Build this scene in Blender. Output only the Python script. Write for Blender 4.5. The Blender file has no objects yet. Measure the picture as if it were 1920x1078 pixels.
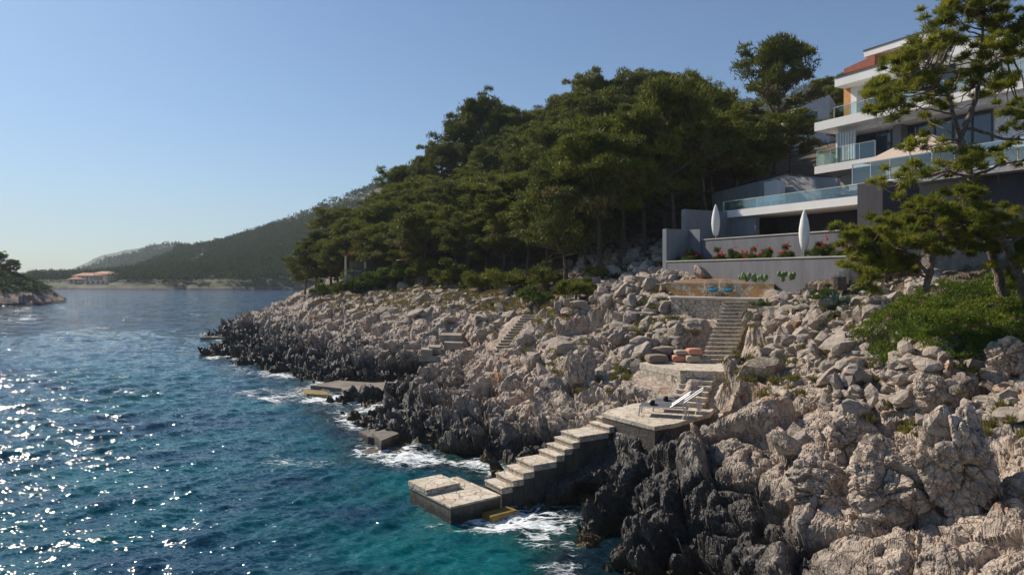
import bpy, math, random
import numpy as np
from mathutils import Vector
PI = math.pi
random.seed(7)
RNG = np.random.default_rng(7)
sc = bpy.context.scene
# ------------------------------------------------------------------ camera, sky, sun, exposure
H0 = 7.2; F = 1280.0; HY = 518.0           # eye height, focal length and horizon row in photo pixels
cam = bpy.data.cameras.new('camera'); camo = bpy.data.objects.new('camera', cam)
sc.collection.objects.link(camo); sc.camera = camo
camo.location = (0, 0, H0); camo.rotation_euler = (PI/2, 0, 0)
cam.sensor_width = 36; cam.lens = 36*F/1920; cam.shift_y = (HY-539)/1920
cam.clip_start = .1; cam.clip_end = 20000
SUN_AZ = math.radians(51)                   # from +Y towards -X
SUN_EL = math.radians(40)
sd = Vector((-math.sin(SUN_AZ)*math.cos(SUN_EL), math.cos(SUN_AZ)*math.cos(SUN_EL), math.sin(SUN_EL)))
w = bpy.data.worlds.new('World'); sc.world = w; w.use_nodes = True
nt = w.node_tree; bg = nt.nodes['Background']
sky = nt.nodes.new('ShaderNodeTexSky'); sky.sky_type = 'NISHITA'; sky.sun_disc = False
sky.sun_elevation = SUN_EL; sky.sun_rotation = -SUN_AZ
sky.altitude = 0; sky.air_density = 1.0; sky.dust_density = 0.6; sky.ozone_density = 3.0
tn = nt.nodes.new('ShaderNodeMix'); tn.data_type = 'RGBA'; tn.blend_type = 'MULTIPLY'; tn.inputs[0].default_value = 1; tn.inputs[7].default_value = (.81, 1.0, 1.15, 1)
nt.links.new(sky.outputs[0], tn.inputs[6]); nt.links.new(tn.outputs[2], bg.inputs[0]); bg.inputs[1].default_value = 0.07
sl = bpy.data.lights.new('sun', 'SUN'); so = bpy.data.objects.new('sun', sl); sc.collection.objects.link(so)
sl.energy = 5.0; sl.angle = math.radians(.5); sl.color = (1, .90, .76)
so.rotation_euler = (-sd).to_track_quat('-Z', 'Y').to_euler(); so.location = (-30, 30, 40)
sc.view_settings.view_transform = 'Standard'; sc.view_settings.look = 'None'
sc.view_settings.exposure = 0.3; sc.view_settings.gamma = 1
sc.cycles.use_denoising = True
sc.cycles.max_bounces = 6; sc.cycles.transparent_max_bounces = 12; sc.cycles.volume_bounces = 0
sc.cycles.sample_clamp_indirect = 6

def W(px, py, D): return np.array([(px-960)/F*D, D, H0-(py-HY)/F*D])
def WZ(px, py, z): return W(px, py, (H0-z)*F/(py-HY))

# ------------------------------------------------------------------ noise
def hsh(ix, iy, iz, s):
    h = (ix.astype(np.int64)*374761393 + iy.astype(np.int64)*668265263 + iz.astype(np.int64)*2147483647 + s*1274126177) & 0xffffffff
    h = ((h ^ (h >> 13))*1274126177) & 0xffffffff
    h = ((h ^ (h >> 16))*2246822519) & 0xffffffff
    return h ^ (h >> 15)
def hf(h, k):
    h = ((h + k*0x9E3779B1) * 2654435761) & 0xffffffff
    h = ((h ^ (h >> 15))*2246822519) & 0xffffffff
    return ((h ^ (h >> 13)) & 0xffffff).astype(np.float32)/16777216.0
def vnoise(p, s=0):
    i = np.floor(p).astype(np.int64); f = (p-i).astype(np.float32); f = f*f*(3-2*f); out = 0
    for dx in (0, 1):
        wx = f[:, 0] if dx else 1-f[:, 0]
        for dy in (0, 1):
            wy = f[:, 1] if dy else 1-f[:, 1]
            for dz in (0, 1):
                wz = f[:, 2] if dz else 1-f[:, 2]
                out = out + wx*wy*wz*hf(hsh(i[:, 0]+dx, i[:, 1]+dy, i[:, 2]+dz, s), 1)
    return out*2-1
def fbm(p, o=4, s=0):
    a = 1.; t = 0; n = 0
    for k in range(o):
        t = t + a*vnoise(p*2**k + 13.7*k, s+k); n += a; a *= .5
    return t/n
def worley(p, size, s):
    """F1, F2, hash of nearest cell, vector from its centre"""
    q = (p/size).astype(np.float32); i = np.floor(q).astype(np.int64); n = len(p)
    F1 = np.full(n, 9., np.float32); F2 = F1.copy(); hid = np.zeros(n, np.int64); vec = np.zeros((n, 3), np.float32)
    for dx in (-1, 0, 1):
        for dy in (-1, 0, 1):
            for dz in (-1, 0, 1):
                cx = i[:, 0]+dx; cy = i[:, 1]+dy; cz = i[:, 2]+dz
                h = hsh(cx, cy, cz, s)
                v = np.stack([q[:, 0]-cx-hf(h, 1), q[:, 1]-cy-hf(h, 2), q[:, 2]-cz-hf(h, 3)], 1)
                d = np.sqrt((v*v).sum(1)); near = d < F1
                F2 = np.where(near, F1, np.minimum(F2, d)); F1 = np.where(near, d, F1)
                hid = np.where(near, h, hid); vec[near] = v[near]
    return F1, F2, hid, vec
def ss(a, b, x):
    t = np.clip((x-a)/(b-a), 0, 1); return t*t*(3-2*t)

# ------------------------------------------------------------------ mesh building
def tag(o, label=None, cat=None, group=None, kind=None):
    if label: o['label'] = label
    if cat: o['category'] = cat
    if group: o['group'] = group
    if kind: o['kind'] = kind
    return o
def link(o, parent=None):
    sc.collection.objects.link(o)
    if parent is not None: o.parent = parent
    return o
def me_np(name, V, faces, mat, smooth=False, attrs=None):
    me = bpy.data.meshes.new(name); V = np.asarray(V, np.float32)
    faces = [np.asarray(f, np.int32) for f in (faces if isinstance(faces, list) else [faces]) if len(f)]
    me.vertices.add(len(V)); me.vertices.foreach_set('co', V.ravel())
    nl = sum(f.size for f in faces); nf = sum(len(f) for f in faces)
    me.loops.add(nl); me.loops.foreach_set('vertex_index', np.concatenate([f.ravel() for f in faces]))
    me.polygons.add(nf); st = []; o = 0
    for f in faces: st.append(o+np.arange(len(f))*f.shape[1]); o += f.size
    me.polygons.foreach_set('loop_start', np.concatenate(st).astype(np.int32))
    me.update(calc_edges=True); me.validate()
    me.polygons.foreach_set('use_smooth', np.full(len(me.polygons), smooth))
    for k, a in (attrs or {}).items():
        at = me.attributes.new(k, 'FLOAT', 'POINT'); at.data.foreach_set('value', np.asarray(a, np.float32))
    me.materials.append(mat); return me
def thing(name, loc, label, cat, group=None):
    o = bpy.data.objects.new(name, None); o.empty_display_size = .2; link(o); o.location = loc
    return tag(o, label, cat, group)
class MB:
    """collects convex pieces in world coordinates; build() links them as one mesh"""
    def __init__(s): s.v = []; s.f = []
    def add(s, V, Fc):
        n = len(s.v); s.v += [tuple(map(float, p)) for p in V]; s.f += [tuple(i+n for i in f) for f in Fc]; return s
    def prism(s, poly, z0, z1):
        """polygon of (x,y) counter-clockwise or not, from z0 to z1 (z1 may be a list)"""
        n = len(poly); a = sum(poly[i][0]*poly[(i+1) % n][1]-poly[(i+1) % n][0]*poly[i][1] for i in range(n))
        if a < 0:
            poly = poly[::-1]
            if hasattr(z1, '__len__'): z1 = list(z1)[::-1]
            if hasattr(z0, '__len__'): z0 = list(z0)[::-1]
        Z1 = z1 if hasattr(z1, '__len__') else [z1]*n; Z0 = z0 if hasattr(z0, '__len__') else [z0]*n
        V = [(p[0], p[1], Z0[i]) for i, p in enumerate(poly)]+[(p[0], p[1], Z1[i]) for i, p in enumerate(poly)]
        return s.add(V, [tuple(range(n))[::-1], tuple(range(n, 2*n))]+[(i, (i+1) % n, n+(i+1) % n, n+i) for i in range(n)])
    def box(s, c, sz, rot=0, tilt=None):
        x, y, z = [q/2 for q in sz]; V = []
        for dz in (-z, z):
            for dx, dy in ((-x, -y), (x, -y), (x, y), (-x, y)):
                v = Vector((dx, dy, dz))
                if tilt: v.rotate(tilt)
                V.append((c[0]+v.x*math.cos(rot)-v.y*math.sin(rot), c[1]+v.x*math.sin(rot)+v.y*math.cos(rot), c[2]+v.z))
        return s.add(V, [(3, 2, 1, 0), (4, 5, 6, 7), (0, 1, 5, 4), (1, 2, 6, 5), (2, 3, 7, 6), (3, 0, 4, 7)])
    def tube(s, pts, rad, n=8):
        pts = [Vector(p) for p in pts]; rad = rad if hasattr(rad, '__len__') else [rad]*len(pts); V = []; Fc = []
        for i, p in enumerate(pts):
            d = (pts[min(i+1, len(pts)-1)]-pts[max(i-1, 0)]).normalized()
            a = d.cross(Vector((0.3, .1, 1))); a = a.normalized() if a.length > .05 else d.cross(Vector((1, 0, 0))).normalized()
            b = d.cross(a)
            for k in range(n): V.append(p+(a*math.cos(2*PI*k/n)+b*math.sin(2*PI*k/n))*rad[i])
        for i in range(len(pts)-1):
            for k in range(n): Fc.append((i*n+k, i*n+(k+1) % n, (i+1)*n+(k+1) % n, (i+1)*n+k))
        Fc.append(tuple(range(n))); Fc.append(tuple((len(pts)-1)*n+k for k in range(n))[::-1])
        return s.add(V, Fc)
    def lathe(s, c, prof, n=16):
        V = []; Fc = []
        for r, z in prof:
            for k in range(n): V.append((c[0]+r*math.cos(2*PI*k/n), c[1]+r*math.sin(2*PI*k/n), c[2]+z))
        for i in range(len(prof)-1):
            for k in range(n): Fc.append((i*n+k, i*n+(k+1) % n, (i+1)*n+(k+1) % n, (i+1)*n+k))
        Fc.append(tuple(range(n))[::-1]); Fc.append(tuple((len(prof)-1)*n+k for k in range(n)))
        return s.add(V, Fc)
    def build(s, name, mat, parent=None, origin=None, smooth=False, bevel=0, label=None):
        o = Vector(origin) if origin is not None else (abs_loc(parent) if parent is not None else Vector(s.v[0]))
        me = bpy.data.meshes.new(name); me.from_pydata([(x-o.x, y-o.y, z-o.z) for x, y, z in s.v], [], s.f); me.validate()
        import bmesh
        bm = bmesh.new(); bm.from_mesh(me); bmesh.ops.recalc_face_normals(bm, faces=bm.faces)
        if bevel: bmesh.ops.bevel(bm, geom=bm.edges[:], offset=bevel, segments=2, affect='EDGES', clamp_overlap=True)
        bm.to_mesh(me); bm.free()
        if smooth: me.polygons.foreach_set('use_smooth', [True]*len(me.polygons))
        me.materials.append(mat); ob = bpy.data.objects.new(name, me); link(ob, parent)
        if parent is None: ob.location = o
        if label: ob['label'] = label
        return ob
def abs_loc(o):
    v = Vector((0, 0, 0))
    while o is not None: v += o.location; o = o.parent
    return v
def copy_tree(o, loc=None, parent=None):
    c = o.copy(); sc.collection.objects.link(c)
    if parent is not None: c.parent = parent
    if loc is not None: c.location = loc
    for ch in list(o.children):
        copy_tree(ch, None, c)
    return c

# ------------------------------------------------------------------ materials
class NT:
    def __init__(s, name):
        s.m = bpy.data.materials.new(name); s.m.use_nodes = True; s.t = s.m.node_tree; s.b = s.t.nodes['Principled BSDF']; s.out = s.t.nodes['Material Output']
        s.pos = s.n('ShaderNodeNewGeometry').outputs['Position']
    def n(s, typ, **kw):
        nd = s.t.nodes.new(typ)
        for k, v in kw.items():
            if k in nd.inputs: s.set(nd.inputs[k], v)
            else: setattr(nd, k, v)
        return nd
    def set(s, i, v):
        if isinstance(v, bpy.types.NodeSocket): s.t.links.new(v, i)
        else: i.default_value = v
    def noise(s, scale, det=4, rough=.55, vec=None, dist=0, col=False):
        nd = s.n('ShaderNodeTexNoise', Scale=scale, Detail=det, Roughness=rough, Distortion=dist); s.set(nd.inputs['Vector'], vec or s.pos)
        return nd.outputs['Color' if col else 'Fac']
    def vor(s, scale, feature='DISTANCE_TO_EDGE', vec=None, out=None, rnd=1):
        nd = s.n('ShaderNodeTexVoronoi', feature=feature); nd.inputs['Scale'].default_value = scale; nd.inputs['Randomness'].default_value = rnd
        s.set(nd.inputs['Vector'], vec or s.pos); return nd.outputs[out or ('Distance')]
    def ramp(s, f, lo, hi, a=0., b=1.):
        nd = s.n('ShaderNodeMapRange', interpolation_type='SMOOTHSTEP'); s.set(nd.inputs[0], f)
        for i, v in zip((1, 2, 3, 4), (lo, hi, a, b)): nd.inputs[i].default_value = v
        return nd.outputs[0]
    def mix(s, f, a, b, mode='MIX'):
        nd = s.n('ShaderNodeMix', data_type='RGBA', blend_type=mode); s.set(nd.inputs[0], f)
        for i, v in ((6, a), (7, b)):
            if isinstance(v, tuple) and len(v) == 3: v = v+(1,)
            s.set(nd.inputs[i], v)
        return nd.outputs[2]
    def math(s, op, a, b=0., c=0.):
        nd = s.n('ShaderNodeMath', operation=op); s.set(nd.inputs[0], a); s.set(nd.inputs[1], b); s.set(nd.inputs[2], c); return nd.outputs[0]
    def vmath(s, op, a, b):
        nd = s.n('ShaderNodeVectorMath', operation=op); s.set(nd.inputs[0], a)
        if op == 'SCALE': s.set(nd.inputs[3], b)
        else: s.set(nd.inputs[1], b)
        return nd.outputs[0]
    def warp(s, scale, amt):
        c = s.noise(scale, 3, col=True); return s.vmath('ADD', s.pos, s.vmath('SCALE', s.vmath('SUBTRACT', c, (.5, .5, .5)), amt))
    def attr(s, k): return s.n('ShaderNodeAttribute', attribute_name=k).outputs['Fac']
    def bump(s, h, st=.5, dist=.05, nrm=None):
        nd = s.n('ShaderNodeBump', Strength=st, Distance=dist, Height=h)
        if nrm: s.set(nd.inputs['Normal'], nrm)
        return nd.outputs[0]
    def fin(s, col=None, rough=.8, nrm=None, **kw):
        if col is not None: s.set(s.b.inputs['Base Color'], col+(1,) if isinstance(col, tuple) and len(col) == 3 else col)
        s.set(s.b.inputs['Roughness'], rough)
        if nrm: s.set(s.b.inputs['Normal'], nrm)
        for k, v in kw.items(): s.set(s.b.inputs[k.replace('_', ' ')], v)
        return s.m
def plain(name, a, b=None, scale=3, rough=.7, bs=.2, bd=.01, bsc=40, metal=0):
    t = NT(name); b = b or tuple(x*.8 for x in a)
    f = t.ramp(t.noise(scale, 6, .65), .3, .7)
    return t.fin(t.mix(f, a, b), rough, t.bump(t.noise(bsc, 4), bs, bd), Metallic=metal)

def rock_mat(name, pale_bias=0., dark=True):
    t = NT(name); z = t.n('ShaderNodeSeparateXYZ', Vector=t.pos).outputs[2]
    wv = t.warp(.9, .5)
    n1 = t.noise(.35, 5, .6); n2 = t.noise(2.2, 6, .7); n3 = t.noise(9, 6, .7)
    pale = t.mix(t.ramp(n2, .3, .7), (.42, .33, .255), (.59, .485, .39))
    pale = t.mix(t.ramp(t.noise(1.1, 4, .7), .52, .70), pale, (.25, .215, .19))
    pale = t.mix(t.ramp(t.noise(.55, 4, .6, vec=wv), .585, .70), pale, (.42, .235, .13))
    pale = t.mix(t.math('MULTIPLY', t.ramp(n3, .5, .75), .6), pale, (.20, .175, .155))
    drk = t.mix(t.ramp(n3, .35, .72), (.020, .018, .016), (.115, .10, .088))
    drk = t.mix(t.ramp(t.noise(1.6, 6, .75), .56, .72), drk, (.22, .185, .15))
    yel = t.mix(t.ramp(n2, .4, .6), (.12, .07, .015), (.03, .025, .01))
    # intertidal black band: height above the sea, ragged by noise, wider where 'wet' says so
    hz = t.math('ADD', z, t.math('MULTIPLY', t.math('SUBTRACT', t.noise(.8, 6, .75, vec=wv), .5), -4.2))
    hz = t.math('SUBTRACT', hz, t.attr('wet'))
    f = t.ramp(hz, .45, 2.1, 1, 0) if dark else 0.
    col = t.mix(f, pale, drk)
    col = t.mix(t.ramp(t.math('ADD', z, t.math('MULTIPLY', t.noise(3, 3), -.5)), -.15, .12, 1, 0), col, yel)
    soil = t.mix(t.ramp(n2, .35, .65), (.13, .085, .05), (.20, .13, .075))
    soil = t.mix(t.ramp(t.noise(3.5, 5, .7), .5, .64), soil, (.10, .12, .03))
    sm = t.ramp(t.math('ADD', t.attr('soil'), t.math('MULTIPLY', t.math('SUBTRACT', t.noise(2.5, 5, .7), .5), 1.2)), .4, .6)
    col = t.mix(sm, col, soil)
    wv2 = t.warp(2.2, .35); wv3 = t.warp(6, .12)
    def vein(sc_, w_, det=5, ds=.4): return t.ramp(t.math('ABSOLUTE', t.math('SUBTRACT', t.noise(sc_, det, .6, dist=ds), .5)), 0, w_)
    c1 = vein(.9, .013, 6, .8); c2 = vein(2.9, .022); c3 = t.ramp(t.vor(2.6, vec=wv2), 0, .045)
    crk = t.math('MULTIPLY', t.math('MULTIPLY', c1, c3), t.math('MULTIPLY_ADD', c2, .5, .5))
    col = t.mix(t.ramp(c1, 0, .6, .6, 0), col, (.05, .042, .037))
    col = t.mix(t.ramp(c2, 0, .6, .4, 0), col, (.07, .06, .05)); col = t.mix(t.ramp(c3, 0, .6, .35, 0), col, (.07, .06, .05))
    h = t.math('ADD', t.math('MULTIPLY', crk, .8), t.math('ADD', t.math('MULTIPLY', n3, .7), t.math('MULTIPLY', t.noise(30, 5, .7), .3)))
    n = t.bump(h, .8, .07)
    return t.fin(col, t.ramp(f, 0, 1, .85, .5) if dark else .85, n)
M_ROCK = rock_mat('limestone'); M_BOULDER = rock_mat('boulder_limestone')
def scree_mat():
    t = NT('grey_limestone'); n2 = t.noise(2.6, 6, .7); ri = t.n('ShaderNodeObjectInfo').outputs['Random']
    pale = t.mix(t.ramp(n2, .3, .7), (.27, .225, .185), (.45, .37, .30))
    pale = t.mix(t.ramp(t.noise(1.6, 4, .7), .52, .72), pale, (.20, .18, .165))
    pale = t.mix(t.ramp(t.noise(.8, 3), .62, .74), pale, (.42, .24, .12))
    pale = t.mix(t.math('MULTIPLY', ri, .35), pale, (.25, .23, .215))
    c2 = t.ramp(t.vor(3.2, vec=t.warp(5, .15)), 0, .06)
    h = t.math('ADD', t.math('MULTIPLY', c2, .3), t.noise(14, 6, .7))
    return t.fin(t.mix(t.ramp(c2, 0, .7, .4, 0), pale, (.07, .06, .05)), .9, t.bump(h, .7, .06))
M_SCREE = scree_mat()
def paving(name, scale=2.6, stain=.3):
    t = NT(name); wv = t.warp(2.2, .38)
    e = t.vor(scale, vec=wv, rnd=.9); nd = t.n('ShaderNodeTexVoronoi', feature='F1'); nd.inputs['Scale'].default_value = scale; nd.inputs['Randomness'].default_value = .9; t.set(nd.inputs['Vector'], wv)
    r = t.n('ShaderNodeSeparateColor', Color=nd.outputs['Color']).outputs[0]
    c = t.mix(r, (.50, .43, .34), (.66, .58, .48)); c = t.mix(t.ramp(t.noise(8, 6, .7), .45, .75), c, (.36, .29, .21))
    c = t.mix(t.math('MULTIPLY', t.ramp(t.noise(1.1, 5, .7), .5, .68), stain), c, (.20, .13, .05))
    j = t.ramp(e, .006, .032)
    c = t.mix(j, (.24, .18, .12), c)
    return t.fin(c, .8, t.bump(t.math('ADD', t.math('MULTIPLY', j, .6), t.math('MULTIPLY', t.noise(25, 5), .3)), .8, .03))
M_PAVE = paving('crazy_paving', 2.6); M_PIER = paving('pier_paving', 1.9, .6); M_STEP = paving('step_stone', 4.2, .35)
def masonry(name, a, b, joint, scale=3.2):
    t = NT(name); wv = t.warp(2, .15)
    e = t.vor(scale, vec=wv, rnd=.8); nd = t.n('ShaderNodeTexVoronoi', feature='F1'); nd.inputs['Scale'].default_value = scale; nd.inputs['Randomness'].default_value = .8; t.set(nd.inputs['Vector'], wv)
    r = t.n('ShaderNodeSeparateColor', Color=nd.outputs['Color']).outputs[1]
    j = t.ramp(e, .008, .04); c = t.mix(t.ramp(r, .2, .9), a, b); c = t.mix(t.ramp(t.noise(9, 5), .5, .8), c, tuple(x*.6 for x in a))
    return t.fin(t.mix(j, joint, c), .85, t.bump(t.math('ADD', j, t.math('MULTIPLY', t.noise(20, 5), .4)), .9, .05))
M_MASON = masonry('dry_stone', (.44, .37, .29), (.60, .52, .43), (.20, .165, .125), 3.8)
M_OCHRE = masonry('ochre_stone', (.52, .26, .09), (.60, .50, .38), (.42, .37, .30), 4.2)
M_CONC = plain('weathered_concrete', (.34, .29, .235), (.20, .165, .13), 1.6, .9, .6, .02, 14)
def wetconc():
    t = NT('wet_concrete'); z = t.n('ShaderNodeSeparateXYZ', Vector=t.pos).outputs[2]
    c = t.mix(t.ramp(t.noise(2, 6, .7), .35, .7), (.10, .085, .07), (.19, .155, .12))
    c = t.mix(t.ramp(t.math('ADD', z, t.math('MULTIPLY', t.noise(3, 4), .5)), .35, .65, 1, 0), c, (.035, .03, .025))
    c = t.mix(t.ramp(t.noise(5, 4), .6, .72), c, (.17, .10, .02))
    return t.fin(c, .6, t.bump(t.noise(18, 6, .7), .8, .04))
M_WETC = wetconc()
M_SHADECONC = plain('shade_dark_concrete', (.10, .085, .07), (.045, .038, .032), 2.2, .85, .8, .04, 9)  # dark concrete; shade on the flight's side is put into the colour
M_ALGAE = plain('algae_stone', (.30, .19, .03), (.16, .11, .03), 4, .5, .6, .02, 20)
M_WHITE = plain('white_plaster', (.78, .77, .75), (.72, .70, .68), .6, .8, .1, .005)
def streaky(name, a, b):
    t = NT(name); mp = t.n('ShaderNodeMapping'); t.set(mp.inputs['Vector'], t.pos); mp.inputs['Scale'].default_value = (1.5, 1.5, .3)
    c = t.mix(t.ramp(t.noise(1.4, 6, .7, vec=mp.outputs[0]), .35, .7), a, b)
    return t.fin(c, .9, t.bump(t.noise(30, 5), .3, .01))
M_GREY = streaky('grey_render', (.185, .18, .195), (.14, .138, .152)); M_GREY2 = streaky('pale_grey_render', (.33, .325, .335), (.26, .26, .27))
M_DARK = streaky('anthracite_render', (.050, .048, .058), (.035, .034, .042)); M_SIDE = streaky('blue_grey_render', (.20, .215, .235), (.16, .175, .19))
M_COPE = plain('pale_coping', (.52, .47, .39), (.42, .38, .31), 3)
M_WOOD = plain('orange_wood', (.62, .28, .07), (.48, .20, .05), 6, .6)
M_TILE = plain('red_roof_tile', (.30, .09, .05), (.22, .07, .045), 4, .8)
M_FRAME = plain('dark_frame', (.03, .032, .036), None, 5, .4)
M_METAL = plain('grey_aluminium', (.52, .54, .56), (.45, .47, .5), 5, .35, metal=.6)
M_TEXT = plain('grey_mesh_fabric', (.10, .10, .11), (.07, .07, .08), 30, .8)
M_BLACK = plain('black_cloth', (.012, .012, .014), None, 10, .9)
M_CLOTH = plain('white_canvas', (.80, .78, .74), (.72, .70, .66), 2, .85)
M_BEIGE = plain('beige_canvas', (.48, .38, .31), (.44, .35, .28), 2, .9)
M_PINK = plain('salmon_fabric', (.60, .28, .19), (.52, .23, .15), 3, .95, .4, .01, 60)
M_TAUPE = plain('taupe_fabric', (.25, .19, .15), (.19, .145, .11), 3, .95, .4, .01, 60)
M_SAND = plain('sand_fabric', (.42, .36, .28), (.36, .30, .23), 3, .95, .4, .01, 60)
M_BLUE = plain('turquoise_cushion', (.01, .30, .55), (.01, .24, .46), 3, .9)
M_WICK = plain('pale_wicker', (.50, .40, .30), None, 8, .8)
M_RUST = plain('rusty_red_paint', (.18, .035, .03), (.10, .03, .028), 5, .7)
M_CREAM = plain('cream_plaster', (.80, .66, .50), (.72, .58, .44), .3, .9)
M_BARK = plain('pine_bark', (.17, .12, .09), (.075, .052, .04), 7, .95, .9, .05, 12)
M_BARKG = plain('grey_bark', (.27, .21, .17), (.10, .075, .06), 9, .95, 1., .08, 16)
M_TWIG = plain('dry_twig', (.26, .20, .16), (.15, .11, .09), 9, .95)
def leaf(name, a, b, c=None, trans=.25, rough=.6):
    t = NT(name); f = t.attr('tint'); ri = t.n('ShaderNodeObjectInfo').outputs['Random']
    col = t.mix(f, a, b)
    if c: col = t.mix(t.math('MULTIPLY', t.ramp(t.math('ADD', f, t.math('MULTIPLY', ri, .3)), .95, 1.25), .9), col, c)
    col = t.mix(t.math('MULTIPLY', ri, .55), col, (a[0]*1.5, a[1]*1.15, a[2]*1.2))
    col = t.mix(t.ramp(ri, .55, .95, 0, .5), col, t.mix(f, tuple(x*1.6 for x in a), tuple(x*1.25 for x in b)))
    col = t.mix(t.ramp(ri, .0, .3, .45, 0), col, (a[0]*.9, a[1]*1.0, a[2]*1.7))
    t.fin(col, rough); t.b.inputs['Specular IOR Level'].default_value = .25
    tr = t.n('ShaderNodeBsdfTranslucent'); t.set(tr.inputs['Color'], col); mx = t.n('ShaderNodeMixShader'); mx.inputs[0].default_value = trans
    t.t.links.new(t.b.outputs[0], mx.inputs[1]); t.t.links.new(tr.outputs[0], mx.inputs[2]); t.t.links.new(mx.outputs[0], t.out.inputs[0])
    return t.m
M_PINE = leaf('pine_needles', (.050, .074, .012), (.27, .27, .028), (.15, .10, .065), .28)
M_PINEF = leaf('near_pine_needles', (.09, .12, .016), (.42, .40, .035), (.30, .19, .08), .5)
M_FAR = leaf('distant_pine', (.042, .070, .022), (.10, .135, .034), None, .1, 1.)
M_FAR.node_tree.nodes['Principled BSDF'].inputs['Specular IOR Level'].default_value = 0
M_SHRUB = leaf('shrub_leaves', (.05, .085, .015), (.15, .20, .03), None, .3)
M_ICE = leaf('ice_plant_leaves', (.035, .075, .010), (.24, .30, .022), (.34, .16, .04), .3)
M_GRASS = leaf('dry_grass', (.16, .13, .05), (.14, .19, .03), None, .3)
M_AGAVE = leaf('agave_leaf', (.06, .12, .10), (.12, .19, .15), None, .1)
M_RED = leaf('red_petals', (.45, .01, .02), (.65, .03, .05), None, .3)
M_MAG = leaf('magenta_petals', (.55, .03, .25), (.6, .05, .3), None, .3)
def glass(name, tint, tr):
    t = NT(name); g = t.n('ShaderNodeBsdfGlossy', Roughness=.02); g.inputs['Color'].default_value = (1, 1, 1, 1)
    tp = t.n('ShaderNodeBsdfTransparent'); tp.inputs['Color'].default_value = tint+(1,)
    fr = t.n('ShaderNodeFresnel', IOR=1.5); mx = t.n('ShaderNodeMixShader'); t.set(mx.inputs[0], t.math('MULTIPLY_ADD', fr.outputs[0], .6, tr))
    t.t.links.new(tp.outputs[0], mx.inputs[1]); t.t.links.new(g.outputs[0], mx.inputs[2]); t.t.links.new(mx.outputs[0], t.out.inputs[0]); return t.m
M_GLASS = glass('railing_glass', (.80, .90, .90), .04)
M_WIN = plain('window_glass', (.03, .05, .07), (.02, .035, .05), 1, .04, 0, 0)
M_WIN.node_tree.nodes['Principled BSDF'].inputs['Specular IOR Level'].default_value = 1.0

# ------------------------------------------------------------------ terrain
CP = []
for px, py in ((400, 663), (440, 682), (480, 695), (560, 708), (640, 716), (600, 745), (680, 768), (650, 786), (690, 812), (750, 850),
               (870, 864), (935, 872), (1075, 1010), (1085, 1050), (1092, 1078)):
    CP.append(tuple(WZ(px, py, 0)))
for q in ((1250, 1078, 14.8), (1400, 1078, 13.2), (1550, 1078, 12), (1700, 1078, 11), (1920, 1078, 9.8), (1150, 950, 18.3), (1300, 950, 16.5), (1450, 950, 14.8),
          (1600, 950, 13.6), (1750, 950, 12.8), (1900, 950, 11.8), (1140, 850, 20.4), (1300, 830, 19.0), (1500, 830, 17), (1650, 830, 15.8), (1800, 830, 14.8),
          (1920, 830, 13.8), (1400, 740, 21), (1550, 740, 19.5), (1700, 740, 18), (1850, 740, 16.5), (1920, 650, 17.5), (1750, 650, 19), (1600, 650, 21.5),
          (1450, 650, 25), (1430, 580, 30), (1500, 580, 27), (1600, 580, 24.5), (1750, 560, 22), (1900, 555, 20), (1900, 524, 22), (1700, 532, 25), (1250, 600, 34), (1150, 600, 37),
          (1200, 660, 30.5), (1100, 660, 33), (1000, 650, 38), (1200, 560, 38), (1100, 560, 44), (1000, 690, 32), (1100, 740, 27.5), (1060, 800, 25.8), (960, 740, 30),
          (900, 790, 28.5), (900, 720, 34), (820, 700, 39), (800, 760, 32.5), (720, 785, 33.5), (735, 652, 49), (740, 705, 46.5), (790, 690, 44), (650, 600, 70),
          (560, 640, 62), (500, 640, 68), (600, 680, 54), (850, 600, 52), (950, 620, 46), (800, 560, 62), (700, 570, 72), (620, 560, 82), (900, 560, 55), (1000, 580, 48),
          (450, 600, 86), (500, 585, 89), (555, 570, 93), (410, 622, 82)):
    CP.append(tuple(W(*q)))
for px, D, z in ((1000, 17.5, -1.3), (1030, 15, -1.5), (1000, 13, -3), (900, 19, -1.6), (800, 18.5, -2.5), (700, 23, -2.5), (800, 25, -1.5), (600, 28, -2), (560, 36, -2), (450, 44, -2.5),
                 (370, 56, -2.5), (330, 72, -2.5), (345, 90, -2.5), (400, 108, -2.5), (480, 135, -2.5), (560, 170, -2.5), (500, 30, -5), (250, 55, -5), (150, 90, -5), (800, 13, -4), (900, 9, -4),
                 (250, 130, -5), (1150, 12.5, -.6), (1300, 10.5, -.6), (1500, 9, .3), (1900, 7, 1.0), (2300, 9, 3.5), (2900, 7, 3.2), (2900, 12, 6.2), (2900, 22, 9), (2300, 14, 6), (2300, 20, 7.5), (2200, 28, 8.2), (2200, 45, 14),
                 (640, 170, 2), (700, 190, 6), (560, 97, 4.4), (620, 102, 6), (620, 130, 7), (700, 92, 6.6), (700, 125, 11), (780, 82, 6.9), (780, 120, 15), (880, 70, 7.2), (880, 85, 10), (880, 105, 18),
                 (1000, 62, 6.8), (1000, 76, 11.5), (1000, 100, 21), (1100, 54, 7.6), (1100, 70, 12.5), (1100, 92, 22), (1200, 46, 7.6), (1200, 55, 10), (1200, 70, 15), (1200, 90, 24), (1300, 52, 10.5), (1300, 68, 16), (1300, 88, 23),
                 (1400, 62, 15), (1400, 80, 20), (1500, 64, 17), (1500, 95, 27), (1650, 64, 20), (1650, 90, 27), (1900, 64, 22), (1900, 90, 30), (1300, 42, 7.6), (1400, 38, 7.6), (1550, 40, 8), (1700, 40, 8.5), (1400, 36, 6.9), (1250, 43, 7.6), (1240, 39, 7.0),
                 (1000, 130, 22), (1300, 130, 26), (1700, 130, 32)):
    CP.append(((px-960)/F*D, D, z))
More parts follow.
